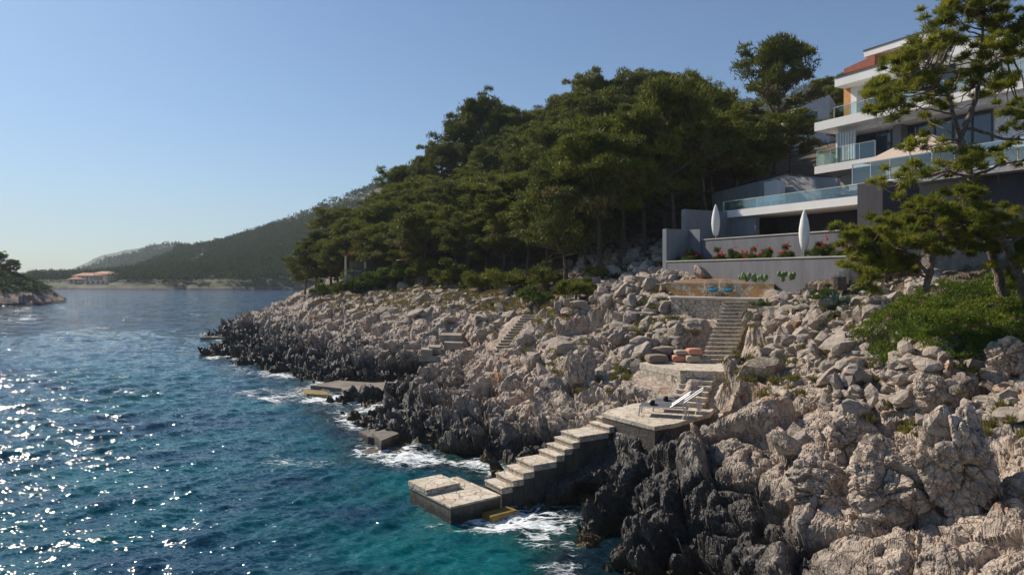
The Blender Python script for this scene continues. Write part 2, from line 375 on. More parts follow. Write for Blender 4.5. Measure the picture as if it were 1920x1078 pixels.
CP = np.array(CP); _c2 = 1.2**2
def _phi(a, b):
    return np.sqrt((a[:, None, 0]-b[None, :, 0])**2+(a[:, None, 1]-b[None, :, 1])**2+_c2)
A = _phi(CP, CP); A -= np.eye(len(CP))*.02; P1 = np.c_[np.ones(len(CP)), CP[:, :2]]
S = np.block([[A, P1], [P1.T, np.zeros((3, 3))]]); SOL = np.linalg.solve(S, np.r_[CP[:, 2], 0, 0, 0])
def macro(x, y):
    x = np.atleast_1d(np.asarray(x, float)); y = np.atleast_1d(np.asarray(y, float)); out = np.empty(len(x)); 
    for i in range(0, len(x), 60000):
        q = np.c_[x[i:i+60000], y[i:i+60000]]; out[i:i+60000] = _phi(q, CP)@SOL[:-3]+SOL[-3]+q@SOL[-2:]
    return out
# level ground under built things: (x0,y0,z0, x1,y1,z1, radius, blend)
E1 = np.array([-.605, .796]); E2 = np.array([.80, .60]); ES = np.array([.85, .527])
CARVE = [(.8, 20.4, -.2, 3.4, 21.8, .9, .7, .7, .3), (3.2, 22.4, 1.25, 4.6, 20.8, 1.6, .6, .6, .4), (4.7, 20.7, 1.75, 7.0, 22.3, 2.0, .5, .6, .4), (6.0, 24.9, 2.3, 6.9, 24.1, 2.3, .8, .4, .9), (-1.3, 21.2, -1.0, -.4, 21.6, -.6, 1.0, .5), (-.5, 21.3, -.3, 2.0, 22.85, .9, .95, .3, .85), (1.8, 22.75, .85, 3.6, 23.85, 1.5, .95, .3, .85),
         (5.0, 23.7, 1.95, 5.6, 24.3, 1.95, 1.5, .4), (3.6, 24.5, 1.85, 4.4, 23.2, 1.85, .5, .3, .9), (6.3, 24.9, 2.2, 7.2, 26.2, 3.1, .75, .35), (6.6, 27.4, 3.3, 8.2, 27.5, 3.3, 1.5, .6),
         (8.5, 28.9, 3.3, 10.9, 32.8, 5.7, .9, .4), (9.4, 36.2, 5.4, 12.4, 33.6, 5.4, .9, .4), (8.0, 34.3, 5.25, 9.5, 33.3, 5.1, .9, .5, .7),
         (3.2, 37.5, 3.6, 4.6, 38.5, 3.8, 1.4, .6), (-.9, 42, 2.4, .9, 46.6, 4.4, .8, .4), (-13.2, 41.2, -.3, -7, 42.8, .05, 2.0, .5), (-15.5, 42.6, -.5, -8, 44.6, .05, 1.6, .5), (-9.8, 37.4, -.35, -6.6, 38.0, .0, 1.2, .7, .5), (-5.5, 28.7, .0, -4.9, 29.0, .0, .9, .5), (5.0, 27.6, 3.0, 5.9, 25.9, 2.75, .5, .4, .55)]
def seg_mask(x, y, c):
    x0, y0, z0, x1, y1, z1, r, bl = c[:8]; dx, dy = x1-x0, y1-y0
    t = np.clip(((x-x0)*dx+(y-y0)*dy)/(dx*dx+dy*dy), 0, 1); d = np.hypot(x-x0-t*dx, y-y0-t*dy)
    return 1-ss(r, r+bl, d), z0+(z1-z0)*t
def ground(x, y):
    z = macro(x, y); x = np.atleast_1d(x); y = np.atleast_1d(y); calm = np.zeros(len(z))
    for c in CARVE:
        m, t = seg_mask(x, y, c); z = z*(1-m)+t*m; calm = np.maximum(calm, m*(c[8] if len(c) > 8 else 1))
    return z, calm
def g1(x, y): return float(ground([x], [y])[0][0])

def sheet(PX, D):
    X = (PX-960)/F*D; return X, D
def grid_faces(nr, nc, keep=None):
    i = np.arange(nr-1)[:, None]*nc+np.arange(nc-1)[None, :]; i = i.ravel()
    f = np.stack([i, i+1, i+nc+1, i+nc], 1)
    if keep is not None: f = f[keep[f].any(1)]
    return f
def compact(V, f, attrs):
    used = np.zeros(len(V), bool); used[f.ravel()] = True; idx = np.cumsum(used)-1
    return V[used], idx[f], {k: a[used] for k, a in attrs.items()}

# forest / soil amount as a function of photo direction and distance
def zones(X, Y, Z):
    px = 960+F*X/Y; n = fbm(np.c_[X*.12, Y*.12, np.zeros(len(X))], 3, 5)
    fl = np.interp(px, [400, 560, 620, 700, 780, 880, 1000, 1100, 1200, 1300, 1500, 2300], [125, 118, 98, 82, 70, 60, 55, 51, 50, 48, 44, 38])
    forest = ss(-3, 5, Y-fl+n*4)
    up = ss(4.3, 5.8, Z+n*1.0)*ss(70, 50, Y)*.42*ss(900, 1100, px)+ss(3.5, 5.5, Z)*.36*ss(1200, 900, px)
    right = ss(5.3, 6.0, Z)*ss(1450, 1600, px)*.35
    return forest, np.clip(forest*1.3+up+right, 0, 1.3)

def build_terrain():
    pxs = np.linspace(330, 2930, 1399); ds = np.exp(np.arange(np.log(5.5), np.log(190), .0031))
    PX, D = np.meshgrid(pxs, ds); PX = PX.ravel(); D = D.ravel(); X, Y = sheet(PX, D)
    Z, calm = ground(X, Y); nr, nc = len(ds), len(pxs)
    Zg = Z.reshape(nr, nc); Xg = X.reshape(nr, nc); Yg = Y.reshape(nr, nc)
    P = np.stack([Xg, Yg, Zg], 2); du = np.gradient(P, axis=1); dv = np.gradient(P, axis=0); N = np.cross(du, dv); N /= np.linalg.norm(N, axis=2)[..., None]+1e-9
    N = N.reshape(-1, 3); P = P.reshape(-1, 3)
    keep = (Z > -2.3); I = np.where(keep)[0]; p = P[I].astype(np.float32)
    forest, soil = zones(X[I], Y[I], Z[I])
    amp = (1-.97*calm[I])*(1-.85*forest)
    warp = np.stack([fbm(p*.9, 3, 31), fbm(p*.9, 3, 37), fbm(p*.9, 3, 41)], 1)*.25
    pw = p+warp
    an = np.array([1, 1, .75], np.float32)
    ampf = (1-calm[I]**3)*(1-.85*forest)
    fine = 1.25-.65*ss(1.2, 2.2, Z[I]+fbm(p*.8, 2, 3))
    d = np.zeros(len(p), np.float32)
    big = np.clip(np.interp(Y[I], [10, 25, 60, 90], [1, .95, 1.25, 1.3]), 0, 2)
    zl = np.interp(Z[I], [-1, 1, 3.5, 6], [1.15, 1.15, .8, .45])
    for size, a, tilt, crack, s in ((1.95, .58, 1.0, .36, 1), (.74, .27, 1.15, .19, 2), (.36, .10, 1.0, .07, 3), (.16, .04, .8, .03, 4)):
        F1, F2, h, v = worley(pw*an, size, s*17)
        g = np.stack([hf(h, 5)-.5, hf(h, 6)-.5, hf(h, 7)-.5], 1)*2
        e = F2-F1
        val = (hf(h, 4)-.5)*.9+(g*v).sum(1)*tilt*1.25-.06*F1*F1
        val -= crack/a*np.exp(-(e/.10)**2)*.8
        if size < .9: val = val*fine
        d += (a*val*ss(0, .05, e*.9+.02)*(amp if size > .6 else ampf)).astype(np.float32)
    d = d*big*zl+(fbm(p*.35, 3, 9)*.35+fbm(p*5, 3, 77)*.03)*amp*zl-.22*ss(32, 24, Y[I])*amp
    Nn = N[I]*.75+np.array([-.12, -.15, .35]); Nn /= np.linalg.norm(Nn, axis=1)[:, None]
    V = P.copy(); V[I] = P[I]+Nn*d[:, None]
    wet = np.zeros(len(V)); so_ = np.zeros(len(V)); so_[I] = soil
    pxI = PX[I]; wet[I] = 1.15*ss(1560, 1150, pxI)*ss(26, 20, Y[I])+.5*ss(28, 20, Y[I])+.25*ss(900, 700, pxI)*ss(40, 60, Y[I])-.9*ss(900, 1000, pxI)*ss(23, 27, Y[I])*ss(1.0, 2.0, Z[I])
    f = grid_faces(nr, nc, keep); V2, f2, at = compact(V, f, {'wet': wet, 'soil': so_})
    me = me_np('rocky_ground', V2, f2, M_ROCK, False, at); o = link(bpy.data.objects.new('rocky_ground', me))
    tag(o, 'weathered limestone shore and hillside, black near the sea and pale above', None, None, 'structure')
    return V, PX, D, Z, calm, keep, nr, nc
TV, TPX, TD, TZ, TC, TK, TNR, TNC = build_terrain()
_lp0 = 330; _lpd = (2930-330)/1398
def surf(x, y):
    """height of the finished rock surface near a world point"""
    px = 960+F*x/y; c = int(round((px-_lp0)/_lpd)); r = int(round((math.log(y)-math.log(5.5))/.0031))
    c = max(0, min(TNC-1, c)); r = max(0, min(TNR-1, r)); return float(TV[r*TNC+c, 2])

# ------------------------------------------------------------------ sea
def build_sea():
    ys = np.concatenate([np.linspace(1750, 1110, 170), np.arange(1108.8, 524, -1.25), np.linspace(523, 518.9, 14)])
    ds = H0*F/(ys-HY); pxs = np.arange(-420, 1560, 2.3)
    PX, D = np.meshgrid(pxs, ds); PX = PX.ravel(); D = D.ravel(); X, Y = sheet(PX, D)
    dep = np.full(len(X), -8.0); near = D < 190; dep[near] = ground(X[near], Y[near])[0]
    Z = np.zeros(len(X)); sp = np.gradient(ds); sp = np.abs(np.repeat(sp, len(pxs))); r = np.random.default_rng(3)
    base = math.radians(-62)
    for k in range(70):
        L = .45*(1.075**(k*.52)); L = .36+2.9*(k/70)**2.2; th = base+r.normal(0, .55); kk = 2*PI/L; a = .0080*L**.75*(.6+.8*r.random())*(1 if L < 3 else .6)
        fade = ss(1.9, 3.2, L/sp); ph = (X*math.cos(th)+Y*math.sin(th))*kk+r.random()*6.28
        s_ = np.sin(ph); Z += fade*a*(s_-.28*np.cos(2*ph))
    calmn = .75+.5*fbm(np.c_[X*.08, Y*.05, X*0], 3, 3); Z *= calmn
    n1 = fbm(np.c_[X*.55+3, Y*.4, X*0], 4, 61); n2 = fbm(np.c_[X*1.7, Y*1.2, X*0], 4, 62)
    shore = np.exp(-np.abs(dep+.2)/.55)
    foam = np.clip(shore*(.75+.9*n1), 0, 1)*.75*ss(140, 90, D)
    for px, py, rx, ry, a in ((560, 748, 45, 12, .8), (640, 750, 30, 16, 1.0), (600, 770, 60, 18, .5), (560, 868, 120, 16, .75), (760, 860, 90, 20, .9), (700, 848, 60, 16, .9), (880, 862, 80, 10, 1.0), (680, 798, 50, 16, .9),
                            (640, 830, 60, 16, .6), (960, 985, 110, 20, .95), (1010, 1010, 60, 36, .8), (900, 975, 50, 10, .8), (400, 668, 24, 8, .9), (440, 685, 40, 5, .9), (1050, 1060, 60, 22, .8), (830, 985, 60, 8, .5)):
        PY = HY+H0*F/D; foam = np.maximum(foam, a*np.exp(-((PX-px)/rx)**2-((PY-py)/ry)**2)*(.62+.75*n1))
    Z += foam*n2*.07+.05*shore*n2
    V = np.c_[X, Y, Z]
    f = grid_faces(len(ds), len(pxs))
    teal = ss(95, 30, D)*(.35+.65*ss(-400, 500, PX))
    me = me_np('sea', V, f, M_SEA, True, {'dep': dep, 'foam': foam, 'teal': teal, 'open': .06+.94*ss(35, 120, D)})
    tag(link(bpy.data.objects.new('sea', me)), 'rippled blue and teal sea glittering in the sun', None, None, 'structure')
def sea_mat():
    t = NT('sea_water'); dep = t.attr('dep'); fo = t.attr('foam'); te = t.attr('teal')
    mp = t.n('ShaderNodeMapping'); t.set(mp.inputs['Vector'], t.pos); mp.inputs['Rotation'].default_value = (0, 0, math.radians(28)); mp.inputs['Scale'].default_value = (.55, 1.25, 1)
    v = mp.outputs[0]
    big = t.noise(.13, 4, .6, vec=v); mid = t.noise(.5, 4, .6, vec=v)
    c = t.mix(t.math('MULTIPLY', te, t.ramp(t.math('MULTIPLY_ADD', mid, .4, big), .54, .84)), (.003, .031, .062), (.0, .092, .10))
    c = t.mix(t.ramp(dep, -2.2, -.5), c, t.mix(t.ramp(mid, .4, .6), (.004, .014, .02), (.008, .035, .032)))
    w1 = t.noise(2.6, 5, .62, vec=v); w2 = t.noise(9, 4, .6, vec=v); w3 = t.noise(.55, 3, .5, vec=v)
    sl1 = t.vmath('SUBTRACT', t.noise(2.8, 3, .65, vec=v, col=True), (.5, .5, .5)); sl2 = t.vmath('SUBTRACT', t.noise(14, 2, .6, vec=v, col=True), (.5, .5, .5))
    slo = t.vmath('ADD', t.vmath('MULTIPLY', sl1, (.70, 1.1, 0)), t.vmath('MULTIPLY', sl2, (1.1, 1.3, 0)))
    sl3 = t.vmath('SUBTRACT', t.noise(.55, 4, .75, vec=v, col=True), (.5, .5, .5)); slo = t.vmath('ADD', slo, t.vmath('SCALE', t.vmath('MULTIPLY', sl3, (1.9, 2.6, 0)), t.attr('open')))
    gn = t.n('ShaderNodeNewGeometry').outputs['Normal']
    nrm = t.vmath('NORMALIZE', t.vmath('ADD', gn, slo), (0, 0, 0))
    fn = t.noise(3.2, 8, .8, vec=v, dist=1.2); rid = t.math('ABSOLUTE', t.math('SUBTRACT', t.noise(1.6, 6, .7, vec=v, dist=1.0), .5)); fm = t.ramp(t.math('MULTIPLY_ADD', fo, .47, t.math('SUBTRACT', t.math('MULTIPLY', fn, .55), t.math('MULTIPLY', rid, 2.4))), .36, .52)
    t.fin(t.mix(fm, c, (.72, .76, .78)), t.ramp(fm, 0, 1, .06, .7), nrm, IOR=1.333)
    return t.m
M_SEA = sea_mat(); build_sea()
def build_bed():
    ds = np.exp(np.linspace(np.log(5), np.log(9000), 40)); pxs = np.linspace(-2500, 3500, 40)
    PX, D = np.meshgrid(pxs, ds); X, Y = sheet(PX.ravel(), D.ravel())
    me = me_np('seabed', np.c_[X, Y, np.full(len(X), -9.)], grid_faces(40, 40), M_ROCK)
    tag(link(bpy.data.objects.new('seabed', me)), None, None, None, 'structure')
build_bed()

# ------------------------------------------------------------------ distant land
def foliage_cloud(C, R, n, fl, fw, rng, flat=.7, up=.35, tints=None, tris=2, shell=.45):
    """n tufts round each centre C (k,3) with radius R (k,); returns V, F, tint"""
    k = len(C); n = np.broadcast_to(n, (k,)).astype(int); ci = np.repeat(np.arange(k), n); N = len(ci)
    d = rng.normal(size=(N, 3)); d /= np.linalg.norm(d, axis=1)[:, None]; d[:, 2] = np.where(d[:, 2] < -.25, -d[:, 2]*.8, d[:, 2])
    rr = R[ci]*rng.random(N)**shell; lump = 1+.3*np.sin(d[:, 0]*5+ci)*np.cos(d[:, 1]*4+ci*2)
    p = C[ci]+d*(rr*lump)[:, None]*np.array([1, 1, flat])
    ti = (tints if tints is not None else rng.random(k))[ci]*.65+rng.random(N)*.35
    Vs = []; Ts = []
    for t in range(tris):
        a = d*.55+rng.normal(size=(N, 3))*.55+np.array([0, 0, up]); a /= np.linalg.norm(a, axis=1)[:, None]
        b = np.cross(a, rng.normal(size=(N, 3))); b /= np.linalg.norm(b, axis=1)[:, None]
        s = (.7+.6*rng.random(N))[:, None]
        Vs.append(np.stack([p-b*fw*s*.5, p+b*fw*s*.5, p+a*fl*s], 1)); Ts.append(np.repeat(ti, 3))
    V = np.concatenate(Vs).reshape(-1, 3); return V, np.arange(len(V)).reshape(-1, 3), np.concatenate(Ts)

def far_hill(name, px0, px1, D0, D1, prof_px, prof_y, Dr, label, mat, nx=300, nd=90, lump=3., foot=None):
    pxs = np.linspace(px0, px1, nx); ds = np.linspace(D0, D1, nd); PX, D = np.meshgrid(pxs, ds); PX = PX.ravel(); D = D.ravel()
    X, Y = sheet(PX, D); zr = (HY-np.interp(PX, prof_px, prof_y))/F*Dr+H0
    t = (D-D0)/(Dr-D0); s = np.where(t < 1, np.clip(t, 0, 1)**.85, 1-.5*(t-1))
    Z = -2+(zr+2)*s+ss(0, .3, t)*lump*fbm(np.c_[X/60, Y/60, X*0], 4, 8)+1.2*fbm(np.c_[X/6, Y/6, X*0], 3, 18)
    if foot: Z = Z+.6*foot*ss(0, .035, t)*(1-s*.8)
    Z = np.where(zr < 1.5, -3, Z)
    me = me_np(name, np.c_[X, Y, Z], grid_faces(nd, nx), mat, False); tag(link(bpy.data.objects.new(name, me)), label, None, None, 'structure')
    return X, Y, Z, PX, D
def far_mat(name, rockc, green, lo, hi):
    t = NT(name); z = t.n('ShaderNodeSeparateXYZ', Vector=t.pos).outputs[2]
    g = t.mix(t.ramp(t.noise(.05, 6, .7), .4, .6), green, tuple(c*1.5 for c in green))
    g = t.mix(t.ramp(t.noise(.013, 7, .8), .52, .62), g, (.17, .15, .125))
    r = t.mix(t.ramp(t.noise(.25, 6, .75), .35, .65), rockc, tuple(c*.3 for c in rockc))
    f = t.ramp(t.math('ADD', z, t.math('MULTIPLY', t.noise(.12, 5), 3.0)), lo, hi)
    c = t.mix(f, r, g); c = t.mix(t.ramp(z, .3, 1.2), (.03, .027, .025), c)
    return t.fin(c, .9, t.bump(t.noise(.5, 6, .75), 1, 1.2))
M_HILL = far_mat('wooded_hill', (.27, .20, .16), (.045, .056, .022), 1.8, 3.4)
hx = far_hill('wooded_hill', 60, 2400, 368, 900, [60, 90, 130, 200, 260, 300, 340, 400, 450, 500, 560, 620, 720, 900, 1100, 1350, 1520, 1700, 2400],
              [521, 520, 519, 515, 505, 492, 478, 465, 450, 430, 407, 380, 347, 305, 255, 205, 165, 130, 60], 650, 'wooded hillside rising across the bay', M_HILL, 500, 110, 5., 5.0)
M_HILL2 = far_mat('far_ridge', (.30, .25, .2), (.04, .05, .035), 3, 8)
h2 = far_hill('second_ridge', 80, 520, 900, 1500, [80, 150, 200, 240, 280, 310, 340, 420, 520], [519, 514, 497, 481, 468, 464, 466, 470, 480], 1200, 'farther wooded ridge', M_HILL2, 160, 40, 8)
h3 = far_hill('far_ridge', 20, 620, 1900, 2700, [20, 60, 90, 130, 160, 200, 235, 280, 400, 620], [517, 515, 511, 506, 492, 477, 468, 467, 470, 480], 2300, 'farthest blue ridge on the horizon', M_HILL2, 120, 30, 8)

def far_forest():
    rng = np.random.default_rng(5); X, Y, Z, PX, D = hx
    ok = np.where((Z > 2.8) & (D < 690) & (((PX < 800)) | ((PX > 1300) & (PX < 1620) & (D > 480))))[0]
    clear = fbm(np.c_[X[ok]/35, Y[ok]/35, X[ok]*0], 3, 91); ok = ok[(clear < .12) | (rng.random(len(ok)) < .22)]
    # keep the building plots free
    ok = ok[~((PX[ok] < 222) & (PX[ok] > 128) & (D[ok] < 452))]
    pick = rng.choice(ok, min(8500, len(ok)), replace=False)
    C = np.c_[X[pick]+rng.normal(0, 2, len(pick)), Y[pick]+rng.normal(0, 2, len(pick)), Z[pick]+2.6]; R = 1.5+2.1*rng.random(len(pick))**1.5
    Vs = foliage_cloud(C, R, 30, 1.3, 1.0, rng, 1.25, .5, None, 1)
    me = me_np('hill_forest', Vs[0], Vs[1], M_FAR, False, {'tint': Vs[2]})
    tag(link(bpy.data.objects.new('hill_forest', me)), 'dark pine wood covering the hillside across the bay', 'forest', None, 'stuff')
    X, Y, Z, PX, D = h2; ok = np.where((Z > 4) & (D < 1300))[0]; pick = rng.choice(ok, min(1500, len(ok)), replace=False)
    C = np.c_[X[pick]+rng.normal(0, 5, len(pick)), Y[pick]+rng.normal(0, 5, len(pick)), Z[pick]+3]; Vs = foliage_cloud(C, 5+4*rng.random(len(pick)), 14, 3.5, 3, rng, .8, .5, None, 1)
    me = me_np('ridge_forest', Vs[0], Vs[1], M_FAR, False, {'tint': Vs[2]})
    tag(link(bpy.data.objects.new('ridge_forest', me)), 'dark wood on the farther ridge', 'forest', None, 'stuff')
far_forest()

# headland at the left edge
def headland():
    pxs = np.linspace(-420, 135, 280); ds = np.linspace(150, 260, 120); PX, D = np.meshgrid(pxs, ds); PX = PX.ravel(); D = D.ravel(); X, Y = sheet(PX, D)
    top = np.interp(PX, [-420, -100, 0, 40, 80, 105, 123, 130], [14, 9.5, 8.2, 6.8, 4.2, 2.2, .3, -2.5])
    cs = np.interp(PX, [-420, 0, 60, 123], [158, 166, 168, 184]); t = (D-cs)
    Z = np.where(t < 0, -2.5+t*.3, np.minimum(1, (t/14))**.6*(top+1.0)-1.0); Z = np.where(D > 215, Z-(D-215)*.5, Z)
    P = np.c_[X, Y, Z]; F1, F2, h, v = worley(P, 3.5, 55)
    Z = Z+((hf(h, 4)-.5)*1.1-.6*F1*F1)*ss(6.5, 2.5, Z)+.5*fbm(P*.25, 3, 4)
    t = NT('headland_ground'); z = t.n('ShaderNodeSeparateXYZ', Vector=t.pos).outputs[2]
    r = t.mix(t.ramp(t.noise(.6, 6, .75), .35, .65), (.42, .29, .22), (.16, .12, .10)); g = t.mix(t.ramp(t.noise(.2, 6, .7), .4, .6), (.07, .075, .03), (.05, .07, .02))
    c = t.mix(t.ramp(t.math('ADD', z, t.math('MULTIPLY', t.noise(.25, 5), 2.5)), 3.2, 4.6), r, g); c = t.mix(t.ramp(z, .3, .9), (.03, .026, .024), c)
    m = t.fin(c, .9, t.bump(t.noise(1, 6, .7), 1, .5))
    me = me_np('headland', np.c_[X, Y, Z], grid_faces(120, 280), m, False); tag(link(bpy.data.objects.new('headland', me)), 'low rocky headland at the left edge', None, None, 'structure')
    rng = np.random.default_rng(8); ok = np.where((Z > 3.2) & (D < 215))[0]; pick = rng.choice(ok, 900)
    C = np.c_[X[pick], Y[pick], Z[pick]+.2]; Vs = foliage_cloud(C, .7+.8*rng.random(900), 60, .45, .3, rng, .6, .5, None, 1)
    me = me_np('scrub', Vs[0], Vs[1], M_SHRUB2, False, {'tint': Vs[2]})
    tag(link(bpy.data.objects.new('scrub', me)), 'low green scrub on the headland at the left edge', 'scrub', None, 'stuff')
M_SHRUB2 = leaf('scrub_leaves', (.035, .055, .014), (.10, .13, .025), None, .25)
headland()

# ------------------------------------------------------------------ built stone: pier, stairs, terraces
def quad(o, u, a, v, b):   # rectangle from corner o along u*a and v*b
    o = np.asarray(o, float); u = np.asarray(u); v = np.asarray(v); return [tuple(o), tuple(o+u*a), tuple(o+u*a+v*b), tuple(o+v*b)]
A0 = np.array([-1.78, 19.85])
pier = thing('bathing_pier', (-1.2, 21, 0), 'low paved stone bathing pier jutting into the sea in front', 'pier')
MB().prism(quad(A0, E2, 1.78, E1, 2.45), -2.2, .44).build('base', M_WETC, pier)
MB().prism(quad(A0-E1*.02-E2*.02, E2, 1.82, E1, 2.5), .44, .50).build('paved_top', M_PIER, pier, bevel=.008)
bl = A0+E1*1.32-E2*.03; m = MB(); m.prism(quad(bl, E2, 1.22, E1, 1.2), .503, .67).build('raised_block', M_PIER, pier, bevel=.01)
m = MB(); m.prism(quad(A0+E2*1.05-E1*.55, E2, 1.0, E1, .5), -1.2, .14); lo = m.build('low_step', M_ALGAE, pier, bevel=.02, label='wet step stained yellow with algae')
m = MB(); m.prism(quad(A0-E1*.35-E2*.0, E2, 1.0, E1, .34), -1.2, -.06); m.build('submerged_step', M_ALGAE, pier, bevel=.02)

def stairs(name, start, axis, side, width, offs, z0, riser, last, label, deep=.9, tread_mat=M_STEP, wid=None, group=None, under=None):
    """each step its own part; start is the corner; offs the distances where each step begins"""
    axis = np.array(axis)/np.linalg.norm(axis); side = np.array(side)/np.linalg.norm(side); start = np.array(start)
    t = thing(name, (start[0], start[1], z0), label, 'stairs', group)
    base = MB()
    for i, o in enumerate(offs):
        end = offs[i+1] if i+1 < len(offs) else last; z = z0+riser*(i+1); wd = wid[i] if wid else width
        jit = random.uniform(-.03, .03)
        m = MB(); m.prism(quad(start+axis*o+side*jit*.5, axis, end-o-.004, side, wd+jit), z-riser-.03, z-.055); body = m.build('step', M_STEPB, t, bevel=.006)
        base.prism(quad(start+axis*(o+.02)+side*.03, axis, end-o-.022, side, wd-.06), z-riser-deep, z-riser-.033)
        m = MB(); m.prism(quad(start+axis*(o-.03)+side*(jit*.5-.02), axis, end-o+.02, side, wd+jit+.04), z-.052, z+random.uniform(-.006, .006)); m.build('tread', tread_mat, body, origin=abs_loc(t), bevel=.012)
    base.build('base', M_SHADECONC if z0 < 1 else M_CONC, t)
    return t
M_STEPB = masonry('step_masonry', (.46, .38, .29), (.60, .51, .40), (.20, .16, .11), 5)
DNS = -E1
s0 = np.array([-.86, 21.95])
stairs('stone_stairs', s0, ES, (.53, -.85), 1.05, [0, .4, .8, 1.2, 2.1, 2.42, 2.74, 3.02, 4.27, 4.55], .5, .1727, 4.86, 'lowest flight of stone steps with landings from the pier up to the sun loungers', 1.1, M_PAVE)
# lounger terrace
TA = np.array([3.17, 23.95]); ter = thing('lounger_terrace', (4.9, 23.9, 2.4), 'crazy paved terrace on the rocks carrying the two sun loungers', 'terrace')
tp = [(3.15, 23.95), (4.56, 21.8), (5.35, 22.3), (6.95, 23.9), (7.3, 24.7), (7.0, 25.4), (6.0, 26.4), (4.6, 25.8), (3.55, 24.7)]
MB().prism([(x*.985+.07, y*.99+.24) for x, y in tp], 1.2, 2.26).build('base', M_SHADECONC, ter)
MB().prism(tp, 2.263, 2.40).build('paved_top', M_PAVE, ter, bevel=.01)
stairs('stone_stairs', (5.95, 25.5), (.6, .8), (.8, -.6), 1.2, [0, .25, .5, .75, 1.0, 1.25], 2.4, .171, 1.55, 'middle flight of stone steps between the loungers and the cushions', 1.0)
plat = thing('cushion_platform', (7.2, 27.6, 3.6), 'small stone platform between two stair flights carrying floor cushions', 'platform')
pp = [(5.3, 28.4), (6.45, 26.15), (7.4, 25.95), (8.25, 25.75), (9.2, 28.35), (8.2, 28.8), (6.2, 29.3)]
MB().prism([(x*.985+.1, y*.99+.27) for x, y in pp], 2.2, 3.34).build('base', M_MASON, plat)
MB().prism(pp, 3.343, 3.60).build('paved_top', M_PAVE, plat, bevel=.012)
wd = [1.12]*3+[1.3]*6+[1.5]*2+[1.05]*6
stairs('stone_stairs', (7.85, 28.45), (.50, .865), (.96, -.05), 1.1, [i*.285 for i in range(16)], 3.6, .15, 4.58, 'long upper flight of stone steps from the cushions to the wicker chairs', .7, M_STEP, wd)
# upper terrace
ut = thing('upper_terrace', (9.6, 34.4, 6.15), 'narrow pale terrace with rubble retaining wall below the grey garden wall', 'terrace')
fa = np.array([8.15, 35.2]); fb = np.array([12.0, 31.9]); ba = np.array([8.35, 37.0]); bb = np.array([12.75, 33.2])
MB().prism([tuple(fa), tuple(fb), tuple(bb), tuple(ba)], 6.04, 6.15).build('paved_top', M_COPE, ut, bevel=.01)
MB().prism([tuple(fa+(.08, .12)), tuple(fb+(.02, .12)), tuple(bb-(0, .1)), tuple(ba-(0, .1))], 4.6, 6.037).build('front_wall', M_MASON, ut)
d = (bb-ba)/np.linalg.norm(bb-ba); nrm = np.array([-d[1], d[0]])
rw = thing('stone_wall', (8.35, 37.0, 6.15), 'ochre rubble wall behind the two wicker chairs', 'wall')
MB().prism([tuple(ba), tuple(bb), tuple(bb+nrm*-.35+(0, .5)), tuple(ba+(0.1, .5))], 6.153, 6.80).build('wall', M_OCHRE, rw)
MB().prism([tuple(ba+(-.05, -.03)), tuple(bb+(.05, -.03)), tuple(bb+(.1, .45)), tuple(ba+(.0, .5))], 6.803, 6.87).build('coping', M_COPE, rw, bevel=.01)
bd = MB(); bd.prism([tuple(ba+(-.5, .6)), tuple(bb+(-.1, .5)), (14.8, 31.8), (14.9, 32.6), (9.5, 38.6)], 6.2, [6.76, 6.76, 6.95, 7.08, 7.08])
tag(bd.build('planting_bed', plain('ochre_soil', (.27, .14, .06), (.14, .085, .045), 5, .95, .8, .04, 10)), 'ochre soil bed between the rubble wall and the grey wall', None, None, 'structure')
# little stepped parapet rising right of the terrace
sp = thing('stepped_parapet', (12.7, 32.4, 6.15), 'stone parapet climbing in steps from the terrace to the garden wall', 'wall')
q0 = np.array([12.1, 31.85]); q1 = np.array([15.3, 30.0])
for i in range(9):
    t0, t1 = i/9, (i+1)/9; a = q0+(q1-q0)*t0; b = q0+(q1-q0)*t1
    z = [6.2, 6.32, 6.45, 6.6, 6.72, 6.9, 6.95, 7.0, 7.05][i]
    MB().prism([tuple(a), tuple(b), tuple(b+(.12, .3)), tuple(a+(.12, .3))], 5.2, z).build('step', M_STEPB if i % 2 else M_MASON, sp, bevel=.01)
ts = thing('stone_stairs', (15.2, 29.8, 7.0), 'tiny flight of pale steps against the end of the grey garden wall', 'stairs')
for i in range(5):
    c = W(1562+i*8, 521-i*6.5, 29.2); MB().box((c[0], c[1], c[2]-.35), (.26, .5, .7), -.5).build('step', M_COPE, ts, bevel=.01)

# concrete pads in the rocks
def slab(name, pts, th, mat, label, cat='slab', zoff=0, group=None):
    """pts: (px,py,z) corners of the top face"""
    c = [WZ(px, py, z) for px, py, z in pts]; m = MB(); m.prism([(p[0], p[1]) for p in c], [p[2]-th for p in c], [p[2] for p in c])
    o = m.build(name, mat, bevel=.02); return tag(o, label, cat, group)
slab('concrete_quay', [(582, 722, .25), (635, 713, .3), (700, 717, .3), (786, 713, .38), (760, 735, .35), (700, 743, .3), (665, 745, .25), (640, 728, .2)], 1.2, plain('quay_concrete', (.20, .165, .125), (.12, .095, .07), 1.2, .6, .7, .03, 9), 'broad flat concrete quay set in the far cove', 'quay')
slab('concrete_block', [(566, 728, .15), (612, 733, .15), (622, 741, .15), (575, 738, .15)], .8, M_ALGAE, 'small wet slab in the waves off the end of the far quay', 'block')
slab('concrete_block', [(672, 808, .3), (705, 803, .3), (716, 822, .3), (690, 818, .3)], 1.2, M_WETC, 'lower half of the wet concrete block in the near cove', 'block')
slab('concrete_block', [(697, 811, .42), (728, 802, .42), (749, 812, .42), (715, 826, .42)], 1.4, M_WETC, 'higher half of the wet concrete block in the near cove', 'block')
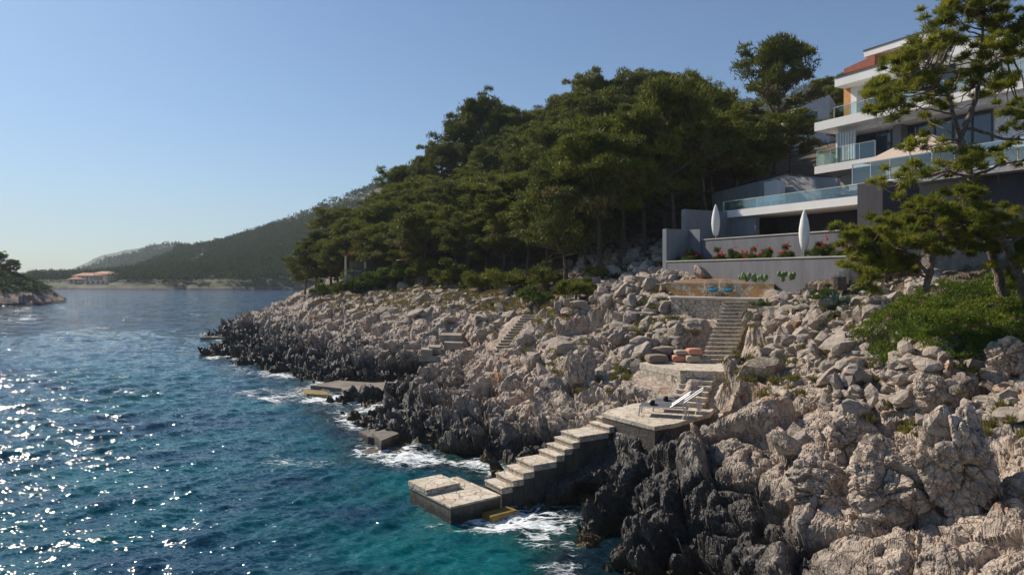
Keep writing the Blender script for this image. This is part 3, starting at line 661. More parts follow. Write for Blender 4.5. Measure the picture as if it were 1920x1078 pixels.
slab('concrete_ledge', [(723, 641, 2.35), (782, 642, 2.35), (786, 636, 2.35), (730, 636, 2.35)], .35, M_CONC, 'pale concrete ledge capping the fluted cliff over the quay', 'ledge')
slab('concrete_ledge', [(785, 666, 1.9), (868, 670, 1.9), (872, 663, 1.9), (795, 660, 1.9)], .4, M_CONC, 'concrete ledge right of the fluted cliff', 'ledge')
slab('concrete_ramp', [(1010, 643, 3.55), (1042, 652, 3.5), (1098, 640, 3.62), (1152, 620, 3.9), (1140, 612, 4.15), (1062, 624, 3.9)], .5, M_CONC, 'sloping pale concrete slab below the dark red beams', 'slab')
for i, (px, py, z, wpx) in enumerate(((800, 655, 2.3, 22), (815, 650, 2.45, 22), (845, 628, 3.1, 40), (850, 642, 2.7, 36), (838, 676, 1.6, 24), (842, 684, 1.4, 24))):
    slab('stone_step', [(px-wpx/2, py, z), (px+wpx/2, py+1, z), (px+wpx/2+2, py-4, z), (px-wpx/2+2, py-4, z)], .5, M_CONC,
         ('lowest cut step beside the fluted cliff', 'second cut step beside the fluted cliff', 'upper wide cut step left of the long stairs', 'lower wide cut step left of the long stairs', 'upper of two cut steps under the right ledge', 'lower of two cut steps under the right ledge')[i], 'step', 0, 'cut steps among the promontory rocks')
c0 = WZ(925, 655, 2.75); stairs('stone_stairs', (c0[0], c0[1]), (.36, .93), (.95, -.1), 1.5, [i*.42 for i in range(13)], 2.6, .15, 13*.42, 'weathered concrete steps climbing the promontory rocks left of the red beams', .6, M_CONC)
slab('concrete_block', [(905, 702, 2.0), (938, 706, 2.0), (940, 696, 2.05), (912, 694, 2.05)], .6, M_CONC, 'buried concrete block on the rocks over the near cove', 'block')
# dark red beams lying at the back of the ramp
for i in range(3):
    a = W(1048+i*4, 590+i*1.5, 41.0-i*.3); b = W(1148-i*9, 585+i*2.0, 42.5-i*.3); m = MB(); m.tube([a, (a+b)/2+(0, 0, .02), b], .06, 6)
    tag(m.build('red_beam', M_RUST), ('topmost long dark red beam resting on the boulders', 'middle dark red beam resting on the boulders', 'lowest and shortest dark red beam resting on the boulders')[i], 'beam', 'dark red beams')

# ------------------------------------------------------------------ villa and garden walls
VO = np.array([21.3, 48.2]); VA = np.array([.458, -.889]); VB = np.array([.889, .458])
def V3(a, b, z): return (VO[0]+a*VA[0]+b*VB[0], VO[1]+a*VA[1]+b*VB[1], z)
def va(px, b):   # a-coordinate where the plane b is seen at column px
    k = (px-960)/F; ox = VO[0]+b*VB[0]; oy = VO[1]+b*VB[1]; return (k*oy-ox)/(VA[0]-k*VA[1])
def vz(px, py, b):
    a = va(px, b); return H0-(py-HY)/F*(VO[1]+a*VA[1]+b*VB[1])
def vpoly(a0, a1, b0, b1): return [V3(a0, b0, 0)[:2], V3(a1, b0, 0)[:2], V3(a1, b1, 0)[:2], V3(a0, b1, 0)[:2]]
def vbox(a0, a1, b0, b1, z0, z1): return MB().prism(vpoly(a0, a1, b0, b1), z0, z1)
B1, B2, BF = -14.2, -12.3, -8.6
def wall_thing(name, label, parts):
    t = thing(name, V3(parts[0][1], parts[0][3], parts[0][5]), label, 'wall')
    for (nm, a0, a1, b0, b1, z0, z1, mt) in parts: vbox(a0, a1, b0, b1, z0, z1).build(nm, mt, t)
    return t
a_l, a_r = va(1250, B1), va(1628, B1); z1 = 8.05
wall_thing('garden_wall', 'lowest long grey rendered wall with pale coping above the rubble wall', [('wall', a_l, a_r, B1, B1+.3, 5.2, z1, M_GREY), ('coping', a_l-.03, a_r+.03, B1-.04, B1+.34, z1+.002, z1+.06, M_COPE)])
vbox(a_l-.3, a_r, B1+.302, B2-.002, 5, z1-.25).build('terrace_bed', plain('bed_soil', (.16, .12, .08), None, 4, .95)).update({'kind': 'structure'}) if False else None
fl = vbox(a_l-.3, a_r, B1+.302, B2-.002, 5, z1-.25).build('garden_ground', plain('bed_soil', (.16, .12, .08), None, 4, .95)); tag(fl, 'soil strip between the grey garden walls', None, None, 'structure')
a2l, a2r = va(1280, B2), va(1612, B2); z2 = vz(1430, 443, B2)
wall_thing('garden_wall', 'second grey rendered wall behind the red oleanders', [('wall', a2l, a2r+2, B2, B2+.3, 6, z2, M_GREY), ('coping', a2l-.03, a2r+2.03, B2-.04, B2+.34, z2+.002, z2+.06, M_COPE)])
fl = vbox(a2l-.3, a2r+3, B2+.302, BF+2.5, 5, z2-.1).build('pool_terrace', M_CONC); tag(fl, 'terrace floor under the dark poolside recess', None, None, 'structure')
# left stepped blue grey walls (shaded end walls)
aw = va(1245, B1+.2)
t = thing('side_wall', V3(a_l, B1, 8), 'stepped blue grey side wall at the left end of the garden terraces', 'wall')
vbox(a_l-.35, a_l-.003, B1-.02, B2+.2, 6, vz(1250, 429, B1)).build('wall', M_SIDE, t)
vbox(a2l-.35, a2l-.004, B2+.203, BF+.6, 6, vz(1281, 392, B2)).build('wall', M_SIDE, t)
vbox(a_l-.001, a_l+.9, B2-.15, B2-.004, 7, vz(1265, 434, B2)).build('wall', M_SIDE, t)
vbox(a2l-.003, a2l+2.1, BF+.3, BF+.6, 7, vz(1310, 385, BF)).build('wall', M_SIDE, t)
# pool house: fascia, dark recess, roof rail
fz1, fz0 = vz(1480, 382, BF), vz(1480, 396.5, BF); fa0, fa1 = va(1348, BF), va(1608, BF)
ph = thing('pool_house', V3(fa0, BF, z2), 'low pool house with white roof edge over a dark shaded recess', 'building')
vbox(fa0, fa1, BF, BF+2.6, fz0, fz1).build('roof_slab', M_WHITE, ph)
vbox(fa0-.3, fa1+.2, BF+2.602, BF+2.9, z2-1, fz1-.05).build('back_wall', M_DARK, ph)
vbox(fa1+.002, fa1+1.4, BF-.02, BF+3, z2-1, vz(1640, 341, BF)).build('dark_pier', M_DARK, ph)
vbox(fa0+.1, fa1-.1, BF+.25, BF+.3, fz1+.002, fz1+.62).build('glass_railing', M_GLASS, ph)
vbox(fa0+.1, fa1-.1, BF+.26, BF+.29, fz1+.622, fz1+.66).build('rail', M_COPE, ph)
vbox(fa0-.5, fa1+1.3, BF+2.902, -1.6, 8, fz1-.02).build('roof_terrace', M_CONC, ph)
for k in range(3):
    vbox(fa0+1+k*1.1, fa0+1.5+k*1.1, BF+1.2, BF+1.7, fz1+.002, fz1+.45).build('planter', M_FRAME, ph)
# grey block wall behind the roof terrace
bw = thing('boundary_wall', V3(va(1336, -4), -4, 11), 'pale grey block wall with sloping top under the pines', 'wall')
Bb = -2.0; pts = [(1336, 362), (1470, 328), (1517, 331), (1570, 333)]
for i in range(3):
    (pa, ya), (pb, yb) = pts[i], pts[i+1]; aa, ab = va(pa, Bb), va(pb, Bb)
    MB().prism(vpoly(aa, ab-.003, Bb, Bb+.3), 9, [vz(pa, ya, Bb), vz(pb, yb, Bb), vz(pb, yb, Bb), vz(pa, ya, Bb)]).build('wall', M_GREY2, bw)
    MB().prism(vpoly(aa, ab-.003, Bb-.05, Bb+.35), [vz(pa, ya, Bb)+.003, vz(pb, yb, Bb)+.003, vz(pb, yb, Bb)+.003, vz(pa, ya, Bb)+.003], [vz(pa, ya, Bb)+.07, vz(pb, yb, Bb)+.07, vz(pb, yb, Bb)+.07, vz(pa, ya, Bb)+.07]).build('coping', M_DARK, bw)
vbox(va(1433, -3), va(1457, -3), -3, -2.2, 10, vz(1445, 340, -3)).build('white_cabinet', M_WHITE, bw)
# upper terrace of the villa (wall, dark recess, glass rail, slab)
uB = -5.2; ua0 = va(1592, uB); uz = vz(1600, 348, uB); uEnd = 16
v = thing('villa', V3(0, 0, 13), 'modern white three storey villa with long balconies and glass railings', 'house')
vbox(ua0, uEnd, uB, 1.2, uz-.28, uz).build('terrace_slab', M_GREY2, v)
vbox(ua0, uEnd, uB-.02, uB+.25, uz+.002, uz+.07).build('coping', M_WHITE, v)
vbox(va(1665, uB+1.2), va(1836, uB+1.2), uB+1.2, uB+1.5, 7.5, uz-.283).build('lower_wall', M_GREY2, v)
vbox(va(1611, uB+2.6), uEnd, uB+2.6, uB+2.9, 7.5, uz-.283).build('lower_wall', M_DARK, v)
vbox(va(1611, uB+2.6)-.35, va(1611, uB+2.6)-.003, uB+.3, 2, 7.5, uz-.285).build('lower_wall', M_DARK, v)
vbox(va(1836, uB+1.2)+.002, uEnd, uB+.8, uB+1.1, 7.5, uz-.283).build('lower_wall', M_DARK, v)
def rail(par, a0, a1, b, z, h=1.0, n=4, side=None):
    r = vbox(a0, a1, b, b+.04, z+.05, z+h).build('glass_railing', M_GLASS, par)
    m = MB()
    for i in range(n+1):
        q = a0+(a1-a0)*i/n; m.prism(vpoly(q-.02, q+.02, b-.012, b+.052), z, z+h+.01)
    m.prism(vpoly(a0, a1, b-.014, b+.054), z+h+.012, z+h+.045); m.build('rail_frame', M_METAL, r, origin=abs_loc(par))
rail(v, ua0+.1, uEnd, uB+.15, uz+.07, 1.15, 8)
# storeys
def storey(b_edge, px_l, py_top, py_bot, a_end, depth, name='balcony_slab'):
    a0 = va(px_l, b_edge); zt = vz(px_l, py_top, b_edge); zb = vz(px_l, py_bot, b_edge); vbox(a0, a_end, b_edge, b_edge+depth, zb, zt).build(name, M_WHITE, v); return a0, zt, zb
sa3, s3t, s3b = storey(0, 1527, 313, 327, va(1640, 0), 6)
sa2, s2t, s2b = storey(0, 1527, 231, 247, va(1760, 0), 6.5)
vbox(va(1760, 0)+.003, uEnd, .6, 6.5, s2b, s2t).build('balcony_slab', M_WHITE, v)
vbox(va(1571, 1.0), uEnd, 1.0, 6.5, s2b-.34, s2b-.003).build('lower_beam', M_WHITE, v)
sa1, s1t, s1b = storey(2.1, 1565, 148, 164, va(1760, 2.1), 6)
vbox(va(1760, 2.1)+.003, uEnd, 2.4, 8, s1b, s1t).build('roof_slab', M_WHITE, v)
vbox(sa1, va(1668, 2.1), 2.05, 2.3, s1t+.002, s1t+.06).build('roof_edge', M_FRAME, v)
vbox(va(1640, 0)+.003, uEnd, 1.4, 6, s3b, s3t).build('floor_slab', M_WHITE, v)
# ground beneath slab 3 to terrace
vbox(va(1560, 2.2), uEnd, 2.2, 6, uz-.5, s3b-.003).build('wall', M_WHITE, v)
def window(a0, a1, b, z0, z1, n, par=v):
    w_ = vbox(a0, a1, b+.06, b+.10, z0, z1).build('window', M_WIN, par); m = MB()
    for i in range(n+1):
        q = a0+(a1-a0)*i/n; m.prism(vpoly(q-.05, q+.05, b, b+.057), z0, z1)
    m.prism(vpoly(a0-.05, a1+.05, b-.003, b+.053), z1, z1+.09); m.prism(vpoly(a0-.05, a1+.05, b-.003, b+.053), z0-.06, z0)
    m.build('frame', M_FRAME, w_, origin=abs_loc(par))
# middle storey
wb = 2.3
vbox(va(1567, .5), va(1567, .5)+.12, .5, 4.2, s3t+.002, s2b-.345).build('wall', M_WHITE, v)
for i in range(7):
    q = va(1569+i*5, .6); vbox(q, q+.13, .6, .75, s3t+.003, s2b-.345).build('slat', M_WHITE, v)
vbox(va(1567, wb), uEnd, wb+.1+.002, 6, s3t+.002, s2b-.345).build('wall', M_WHITE, v)
window(va(1606, wb), va(1671, wb), wb-.02, s3t+.05, s2b-.5, 2)
vbox(va(1671, 1.6)+.1, va(1686, 1.6)+.1, 1.6, wb+.09, s3t-1.5, s2b-.345).build('grey_pillar', M_GREY, v)
window(va(1688, wb), va(1860, wb), wb-.02, s3t+.0, s2b-.5, 5)
rail(v, sa3+.1, va(1640, 0)-.05, .12, s3t, 1.05, 4)
vbox(sa3+.1, sa3+.14, .17, 4, s3t+.02, s3t+1.05).build('glass_railing', M_GLASS, v)
# top storey
wb = 4.0
vbox(va(1582, 3.2), va(1595, 3.2), 3.2, 3.5, s2t+.002, s1b-.002).build('wood_panel', M_WOOD, v)
vbox(va(1595, 3.2)+.003, va(1606, 3.2), 3.2, 4.2, s2t+.002, s1b-.002).build('wall', M_WHITE, v)
vbox(va(1595, wb), uEnd, wb+.1+.002, 8, s2t+.002, s1b-.002).build('wall', M_WHITE, v)
window(va(1606, wb)-.0, va(1680, wb), wb-.02, s2t+.05, s1b-.1, 2)
window(va(1745, wb), va(1790, wb), wb-.02, s2t+.05, s1b-.1, 1)
rail(v, sa2+1.2, va(1760, 0), .5, s2t, .85, 6)
rail(v, va(1790, .9), uEnd, .9, s2t, 1.0, 4)
# roof superstructure
for (px0, px1, y0, y1, b, mt, nm) in ((1582, 1640, 130, 139, 6, M_TILE, 'tiled_roof'), (1584, 1650, 134, 144, 5.6, M_WOOD, 'wood_soffit')):
    a0, a1 = va(px0, b), va(px1, b); MB().prism(vpoly(a0, a1, b, b+3), [vz(px0, y1, b)]*4, [vz(px0, y0, b), vz(px0, y0, b)+.35, vz(px0, y0, b)+.7, vz(px0, y0, b)+.4] if nm == 'tiled_roof' else [vz(px0, y1, b)+.16]*4).build(nm, mt, v)
b = 7; a0, a1 = va(1620, b), va(1745, b); zz = vz(1620, 97, b)
vbox(a0, a1, b, b+5, zz-.45, zz).build('upper_roof', M_WHITE, v); vbox(a0+.5, a1, b+.8, b+5, s1t, zz-.453).build('upper_wall', M_WOOD, v)
vbox(a0-.05, a1, b-.05, b+5, zz+.002, zz+.1).build('roof_edge', M_FRAME, v)
# furniture of the villa terraces
pz = uz+.0; sf = thing('sofa', V3(va(1672, uB+1), uB+1, uz), 'rattan sofa behind the glass railing of the villa terrace', 'sofa')
a0 = va(1665, uB+.8)
vbox(a0, a0+2.0, uB+.8, uB+1.6, uz, uz+.42).build('seat', M_WICK, sf); vbox(a0, a0+2.0, uB+.6, uB+.797, uz, uz+.8).build('backrest', M_WICK, sf)
vbox(a0+.1, a0+1.9, uB+.81, uB+1.5, uz+.422, uz+.55).build('cushion', M_BLUE, sf)
ap = va(1735, uB+3); c = V3(ap, uB+3, 0); ptz = vz(1760, 243, uB+3)
pr = thing('parasol', (c[0], c[1], uz), 'big beige parasol on the villa terrace behind the pine', 'parasol')
MB().tube([(c[0], c[1], uz), (c[0], c[1], ptz)], .05).build('pole', M_METAL, pr)
def pyramid(c, a_, b_, z0, z1, mat, par, rot):
    m = MB(); V = []
    for dz in (0, -.05):
        for dx, dy in ((-a_, -b_), (a_, -b_), (a_, b_), (-a_, b_)): V.append(V3(c[0]+dx, c[1]+dy, z0+dz))
    V.append(V3(c[0], c[1], z1)); m.add(V, [(0, 1, 8), (1, 2, 8), (2, 3, 8), (3, 0, 8), (7, 6, 5, 4), (0, 4, 5, 1), (1, 5, 6, 2), (2, 6, 7, 3), (3, 7, 4, 0)]); return m.build('canopy', mat, par)
pyramid((ap, uB+3), 2.5, 2.0, ptz-1.55, ptz, M_BEIGE, pr, 0)

# white house on the hillside behind
hc = W(1532, 236, 80); hz = hc[2]; hh = thing('white_house', (hc[0], hc[1], hz), 'small white gabled house among the pines left of the villa', 'house')
def rotp(c, pts, r): return [(c[0]+x*math.cos(r)-y*math.sin(r), c[1]+x*math.sin(r)+y*math.cos(r)) for x, y in pts]
zt = W(1530, 190, 80)[2]
m = MB(); q = rotp(hc, [(-2.6, 0), (1.2, -.6), (2.2, 5), (-2.4, 5.5)], 0); m.prism(q, hz-3, [zt-.7, zt+.6, zt+.6, zt-.7]); m.build('wall', plain('pale_pink_plaster', (.72, .66, .62), None, .5), hh)
m = MB(); q = rotp(hc, [(1.25, -.55), (3.1, .6), (3.6, 5), (2.25, 5)], 0); m.prism(q, hz-3, [zt+.55, zt-1.3, zt-1.3, zt+.55]); m.build('wall', plain('pink_plaster', (.62, .48, .42), None, .5), hh)
m = MB(); m.box((hc[0]-.6, hc[1]-.42, zt-1.9), (.8, .2, 1.1), -.155); w_ = m.build('window', M_WIN, hh); m = MB(); m.box((hc[0]-1.9, hc[1]-.2, zt-2.2), (1.0, .2, 1.8), -.155); m.build('door', M_FRAME, hh)

# ------------------------------------------------------------------ furniture
def closed_parasol(px, py0, py1, D, label):
    b = W(px, py1, D); t_ = W(px, py0, D); h = t_[2]-b[2]; p = thing('closed_parasol', tuple(b), label, 'parasol', 'closed white parasols')
    MB().tube([b-(0, 0, .25), b+(0, 0, h*.3)], .035).build('pole', M_METAL, p)
    m = MB(); m.lathe(b, [(.02, h*.10), (.13, h*.13), (.21, h*.28), (.25, h*.45), (.235, h*.6), (.17, h*.78), (.08, h*.93), (.01, h)], 18); m.build('folded_canopy', M_CLOTH, p, smooth=True)
    MB().lathe(b-(0, 0, .25), [(.25, 0), (.25, .06), (.06, .1)], 14).build('base', M_GREY2, p)
def vD(px, b): a = va(px, b); return VO[1]+a*VA[1]+b*VB[1]
closed_parasol(1508, 393, 479, vD(1508, B1+.9), 'closed white parasol in the sun between the two grey walls')
closed_parasol(1342, 383, 450, vD(1342, B2+.9), 'closed white parasol in the shade left of the pool house')

def lounger(c, ang, label):
    t = thing('sun_lounger', tuple(c), label, 'sun lounger', 'sun loungers on the paved terrace'); ca, sa = math.cos(ang), math.sin(ang)
    def L(x, y, z): return (c[0]+x*ca-y*sa, c[1]+x*sa+y*ca, c[2]+z)
    m = MB()
    for y in (-.31, .31): m.tube([L(-1.0, y, .33), L(.55, y, .33), L(.62, y, .33)], .028, 6)
    for x in (-1.0, .6): m.tube([L(x, -.31, .33), L(x, .31, .33)], .026, 6)
    m.build('frame', M_METAL, t)
    for x, y in ((-.98, -.31), (-.98, .31), (.5, -.31), (.5, .31)):
        MB().tube([L(x, y, .33), L(x-.06 if x < 0 else x+.08, y, 0)], .028, 6).build('leg', M_METAL, t)
    m = MB(); V = [L(-.97, -.28, .345), L(.02, -.28, .345), L(.02, .28, .345), L(-.97, .28, .345)]; V += [(x, y, z-.02) for x, y, z in V]
    m.add(V, [(0, 1, 2, 3), (7, 6, 5, 4), (0, 4, 5, 1), (1, 5, 6, 2), (2, 6, 7, 3), (3, 7, 4, 0)]).build('seat', M_TEXT, t)
    bk = MB(); V = [L(.05, -.28, .36), L(.66, -.28, .80), L(.66, .28, .80), L(.05, .28, .36)]; V += [(x+.012*ca, y, z-.02) for x, y, z in V]
    bo = bk.add(V, [(0, 1, 2, 3), (7, 6, 5, 4), (0, 4, 5, 1), (1, 5, 6, 2), (2, 6, 7, 3), (3, 7, 4, 0)]).build('backrest', M_TEXT, t)
    m = MB()
    for y in (-.3, .3): m.tube([L(.03, y, .34), L(.68, y, .82)], .026, 6)
    m.tube([L(.68, -.3, .82), L(.68, .3, .82)], .024, 6).tube([L(.42, -.25, .60), L(.5, -.25, .1)], .015, 5); m.build('backrest_frame', M_METAL, bo, origin=abs_loc(t))
    r = MB(); r.tube([L(-.62, -.2, .42), L(-.60, 0, .43), L(-.62, .2, .42)], [.07, .085, .07], 10); o = r.build('rolled_towel', M_BLACK, smooth=True)
    tag(o, 'black rolled towel on the foot of the '+('nearer' if 'nearer' in label else 'farther')+' sun lounger', 'towel', 'rolled black towels')
lounger(np.array([5.45, 23.5, 2.405]), -.33, 'nearer grey metal sun lounger with raised backrest')
lounger(np.array([6.1, 24.3, 2.405]), -.30, 'farther grey metal sun lounger in front of the steps')

def pouf(c, sz, rot, mat, label):
    n = 14; V = []; Fc = []; idx = {}
    ob_me = bpy.data.meshes.new('floor_cushion'); import bmesh; bm = bmesh.new(); bmesh.ops.create_cube(bm, size=2); bmesh.ops.subdivide_edges(bm, edges=bm.edges[:], cuts=7, use_grid_fill=True)
    for v_ in bm.verts:
        x, y, z = v_.co; e = (1-x**4*.12)*(1-y**4*.12); f = 1+.05*math.sin(7*x+3*y)*(1-abs(z))
        v_.co = (x*sz[0]/2*(1-.10*z*z-.05*y**4)*f, y*sz[1]/2*(1-.10*z*z-.05*x**4)*f, z*sz[2]/2*(1-.16*x*x)*(1-.16*y*y)+sz[2]/2)
    bm.to_mesh(ob_me); bm.free(); ob_me.polygons.foreach_set('use_smooth', [True]*len(ob_me.polygons)); ob_me.materials.append(mat)
    o = link(bpy.data.objects.new('floor_cushion', ob_me)); o.location = c; o.rotation_euler.z = rot
    m = MB(); n = 24; R = [(sz[0]/2*.99*math.copysign(abs(math.cos(2*PI*k/n))**.35, math.cos(2*PI*k/n)), sz[1]/2*.99*math.copysign(abs(math.sin(2*PI*k/n))**.35, math.sin(2*PI*k/n)), sz[2]*.5) for k in range(n+1)]
    m.tube(R, .012, 5); m.build('piping', mat, o, origin=(0, 0, 0)); return tag(o, label, 'floor cushion', 'floor cushions on the stone platform')
c = WZ(1231, 680, 3.6); pouf((c[0], c[1], 3.605), (.85, .7, .36), .1, M_TAUPE, 'taupe floor cushion apart at the left edge of the platform')
c = WZ(1272, 678, 3.6); pouf((c[0], c[1], 3.605), (.58, .55, .29), 0, M_PINK, 'salmon floor cushion in the bottom row')
c = WZ(1297.5, 679.5, 3.6); pouf((c[0], c[1], 3.605), (.60, .55, .31), .05, M_SAND, 'sand coloured floor cushion in the bottom row beside the steps')
c = WZ(1276, 678, 3.6); pouf((c[0]+.02, c[1]+.05, 3.895), (.54, .5, .20), 0, M_SAND, 'thin sand coloured cushion stacked on the salmon one')
c = WZ(1301, 679, 3.6); pouf((c[0]+.02, c[1]+.05, 3.915), (.62, .52, .28), .04, M_PINK, 'salmon floor cushion stacked on the sand coloured one')

def wicker_chair(px, py, label):
    c = WZ(px, py, 6.15); c = np.array([c[0], c[1], 6.155]); D = 35.2 if px < 1350 else 34.6; c = np.array([(px-960)/F*D, D, 6.155])
    t = thing('wicker_chair', tuple(c), label, 'chair', 'round wicker chairs on the upper terrace'); m = MB()
    R = .5; tl = math.radians(52)
    def ring(r, push): return [(c[0]+r*math.cos(a), c[1]-.15+r*math.sin(a)*math.cos(tl)+push*math.sin(tl), c[2]+.52+r*math.sin(a)*math.sin(tl)-push*math.cos(tl)) for a in np.linspace(0, 2*PI, 25)]
    m.tube(ring(.41, 0), .024, 6)
    for r, pu in ((.35, .1), (.27, .17), (.17, .22)): m.tube(ring(r, pu), .016, 5)
    for k in range(12):
        i = k*2; m.tube([ring(.41, 0)[i], ring(.35, .1)[i], ring(.27, .17)[i], ring(.17, .22)[i]], .010, 4)
    m.build('shell', M_WICK, t)
    for k in range(3):
        a = 2*PI*k/3+.4; MB().tube([(c[0]+.3*math.cos(a), c[1]+.3*math.sin(a), c[2]), (c[0]+.1*math.cos(a), c[1]+.1*math.sin(a), c[2]+.32)], .02, 5).build('leg', M_FRAME, t)
    m = MB(); m.lathe((c[0], c[1]-.12, c[2]+.28), [(.16, 0), (.25, .03), (.26, .08), (.2, .11), (.05, .12)], 16); m.build('cushion', M_BLUE, t, smooth=True)
wicker_chair(1334, 545, 'left round wicker chair with turquoise seat cushion')
wicker_chair(1362, 545, 'right round wicker chair with turquoise seat cushion')

# bathing ladder at the tip
c = WZ(392, 633, .15); t = thing('bathing_ladder', tuple(c), 'thin metal bathing ladder at the tip of the promontory', 'ladder')
for s_ in (-.45, .45): MB().tube([(c[0]+s_, c[1]-.6, -.6), (c[0]+s_, c[1]-.6, .9), (c[0]+s_, c[1]-.3, 1.15), (c[0]+s_, c[1]+.4, 1.1), (c[0]+s_, c[1]+.4, 0)], .05, 6).build('rail', M_METAL, t)
MB().tube([(c[0]-.45, c[1]-.3, 1.15), (c[0]+.45, c[1]-.3, 1.15)], .05, 6).build('top_bar', M_METAL, t)
for k in range(3): MB().tube([(c[0]-.45, c[1]-.6, -.4+.35*k), (c[0]+.45, c[1]-.6, -.4+.35*k)], .03, 5).build('rung', M_METAL, t)
tag(MB().box((c[0]+1.0, c[1]+.2, -.1), (3.6, 1.4, .7), .1).build('concrete_block', M_CONC, bevel=.05), 'little concrete landing behind the bathing ladder', 'block')

# beach hut under the trees
hb = W(700, 522, 84); t = thing('beach_hut', tuple(hb), 'small beach hut with balustrade in the shade of the pines', 'hut')
MB().box((hb[0]-.5, hb[1]+2.2, hb[2]+1.2), (5.4, 2.6, 2.9)).build('wall', plain('hut_wall', (.20, .16, .13), None, 1), t); MB().box((hb[0]-.5, hb[1]+1.4, hb[2]+2.85), (6.4, 4.6, .2)).build('roof', M_TILE, t)
MB().box((hb[0]-.3, hb[1]+.2, hb[2]-.1), (6.6, 1.6, .5)).build('floor', M_CONC, t)
m = MB(); m.box((hb[0]-.3, hb[1]-.5, hb[2]+.95), (6.4, .12, .12)); m.box((hb[0]-.3, hb[1]-.5, hb[2]+.25), (6.4, .12, .1))
for i in range(28): m.box((hb[0]-3.4+i*.23, hb[1]-.5, hb[2]+.6), (.09, .08, .6))
m.build('balustrade', M_SAND, t)
for x in (-3.3, -.9, 2.6): MB().box((hb[0]+x, hb[1]-.45, hb[2]+1.6), (.22, .22, 2.4)).build('post', M_CREAM, t)
cpx = W(768, 520, 78); t = thing('parasol', tuple(cpx), 'small orange parasol in the shade beside the beach hut', 'parasol')
MB().tube([cpx, cpx+(0, 0, 2.4)], .05).build('pole', M_WOOD, t); MB().lathe(cpx, [(1.6, 1.9), (1.5, 2.0), (.05, 2.5)], 12).build('canopy', M_WOOD, t)

# buildings across the bay
def farhouse(px, py, D, wx, dy, hgt, rot, roof, label, nw):
    c = W(px, py, D); t = thing('resort_building', tuple(c), label, 'building', 'buildings across the bay')
    MB().box((c[0], c[1], c[2]+hgt/2-1), (wx, dy, hgt+2), rot).build('wall', M_CREAM, t)
    if roof: 
        q = rotp(c, [(-wx/2-.8, -dy/2-.8), (wx/2+.8, -dy/2-.8), (wx/2+.8, dy/2+.8), (-wx/2-.8, dy/2+.8)], rot); m = MB(); V = [(x, y, c[2]+hgt) for x, y in q]+[(x, y, c[2]+hgt-.3) for x, y in q]; r_ = rotp(c, [(-wx/2+3, 0), (wx/2-3, 0)], rot); V += [(x, y, c[2]+hgt+1.8) for x, y in r_]
        m.add(V, [(0, 1, 9, 8), (1, 2, 9), (2, 3, 8, 9), (3, 0, 8), (7, 6, 5, 4), (0, 4, 5, 1), (1, 5, 6, 2), (2, 6, 7, 3), (3, 7, 4, 0)]).build('roof', M_TILE2, t)
    for f_ in range(2):
        for i in range(nw):
            q = rotp(c, [(-wx/2+(i+.5)*wx/nw, -dy/2-.05)], rot)[0]; MB().box((q[0], q[1], c[2]+hgt*(.28+.42*f_)), (wx/nw*.3, .2, .9), rot).build('window', M_WIN, t)
M_TILE2 = plain('orange_roof_tile', (.42, .20, .12), (.34, .15, .09), .5, .85)
farhouse(165, 527, 432, 12, 12, 3.4, .1, True, 'cream flat fronted resort building nearest the water across the bay', 5)
farhouse(198, 524, 450, 12, 12, 3.6, -.15, True, 'wider cream resort building with tiled roof across the bay', 6)
farhouse(143, 531, 415, 6, 5, 2.4, 0, True, 'small low orange roofed kiosk left of the resort across the bay', 2)
farhouse(182, 532, 405, 12, 3, 1.8, 0, False, 'long low pale bathing block on the shore across the bay', 4)

# ------------------------------------------------------------------ boulders
def rock_mesh(name, seed, sub, mat, cuts=9):
    import bmesh
    bm = bmesh.new(); bmesh.ops.create_icosphere(bm, subdivisions=sub, radius=1); co = np.array([v_.co[:] for v_ in bm.verts]); fc = np.array([[v_.index for v_ in f_.verts] for f_ in bm.faces]); bm.free()
    r = np.random.default_rng(seed); s = np.array([1, .65+.35*r.random(), .55+.35*r.random()]); p = co.copy()
    for k in range(cuts):
        n = r.normal(size=3); n /= np.linalg.norm(n); dd = .36+.34*r.random(); e = p@n-dd; p = p-np.where(e > 0, e*.98, 0)[:, None]*n
    p *= (1.22+.05*fbm(co*1.7+seed, 3, seed)+.03*fbm(co*5+seed, 2, seed+5))[:, None]
    return me_np(name, p*s, fc, mat, False), p*s, fc
def crag_mesh(seed):
    import bmesh
    bm = bmesh.new(); bmesh.ops.create_icosphere(bm, subdivisions=6, radius=1); co = np.array([v_.co[:] for v_ in bm.verts]); fc = np.array([[v_.index for v_ in f_.verts] for f_ in bm.faces]); bm.free()
    r = np.random.default_rng(seed); p = co.copy()
    for k in range(10):
        n = r.normal(size=3); n[2] *= .7; n /= np.linalg.norm(n); dd = .58+.25*r.random(); e = p@n-dd; p = p-np.where(e > 0, e*.96, 0)[:, None]*n
    q = p+.12*np.stack([fbm(p*1.5+seed, 3, 1), fbm(p*1.5+seed, 3, 2), fbm(p*1.5+seed, 3, 3)], 1); d = 0
    for size, a, tl, ck in ((.85, .20, .9, .16), (.38, .075, .9, .06), (.16, .028, .9, .022)):
        F1, F2, h, v = worley(q+seed*3.1, size, seed*7+int(size*100)); g = np.stack([hf(h, 5)-.5, hf(h, 6)-.5, hf(h, 7)-.5], 1)*2
        e = F2-F1; d = d+(a*((hf(h, 4)-.5)*.9+(g*v).sum(1)*tl*1.25-.08*F1*F1)-ck*np.exp(-(e/.08)**2)*(.4+hf(h, 8)))*ss(0, .05, e*.9+.02)
    d = d+.02*fbm(p*8, 3, seed)
    return me_np('boulder', p+co*d[:, None], fc, M_BOULDER, False)
CRAGS = [crag_mesh(400+i) for i in range(5)]
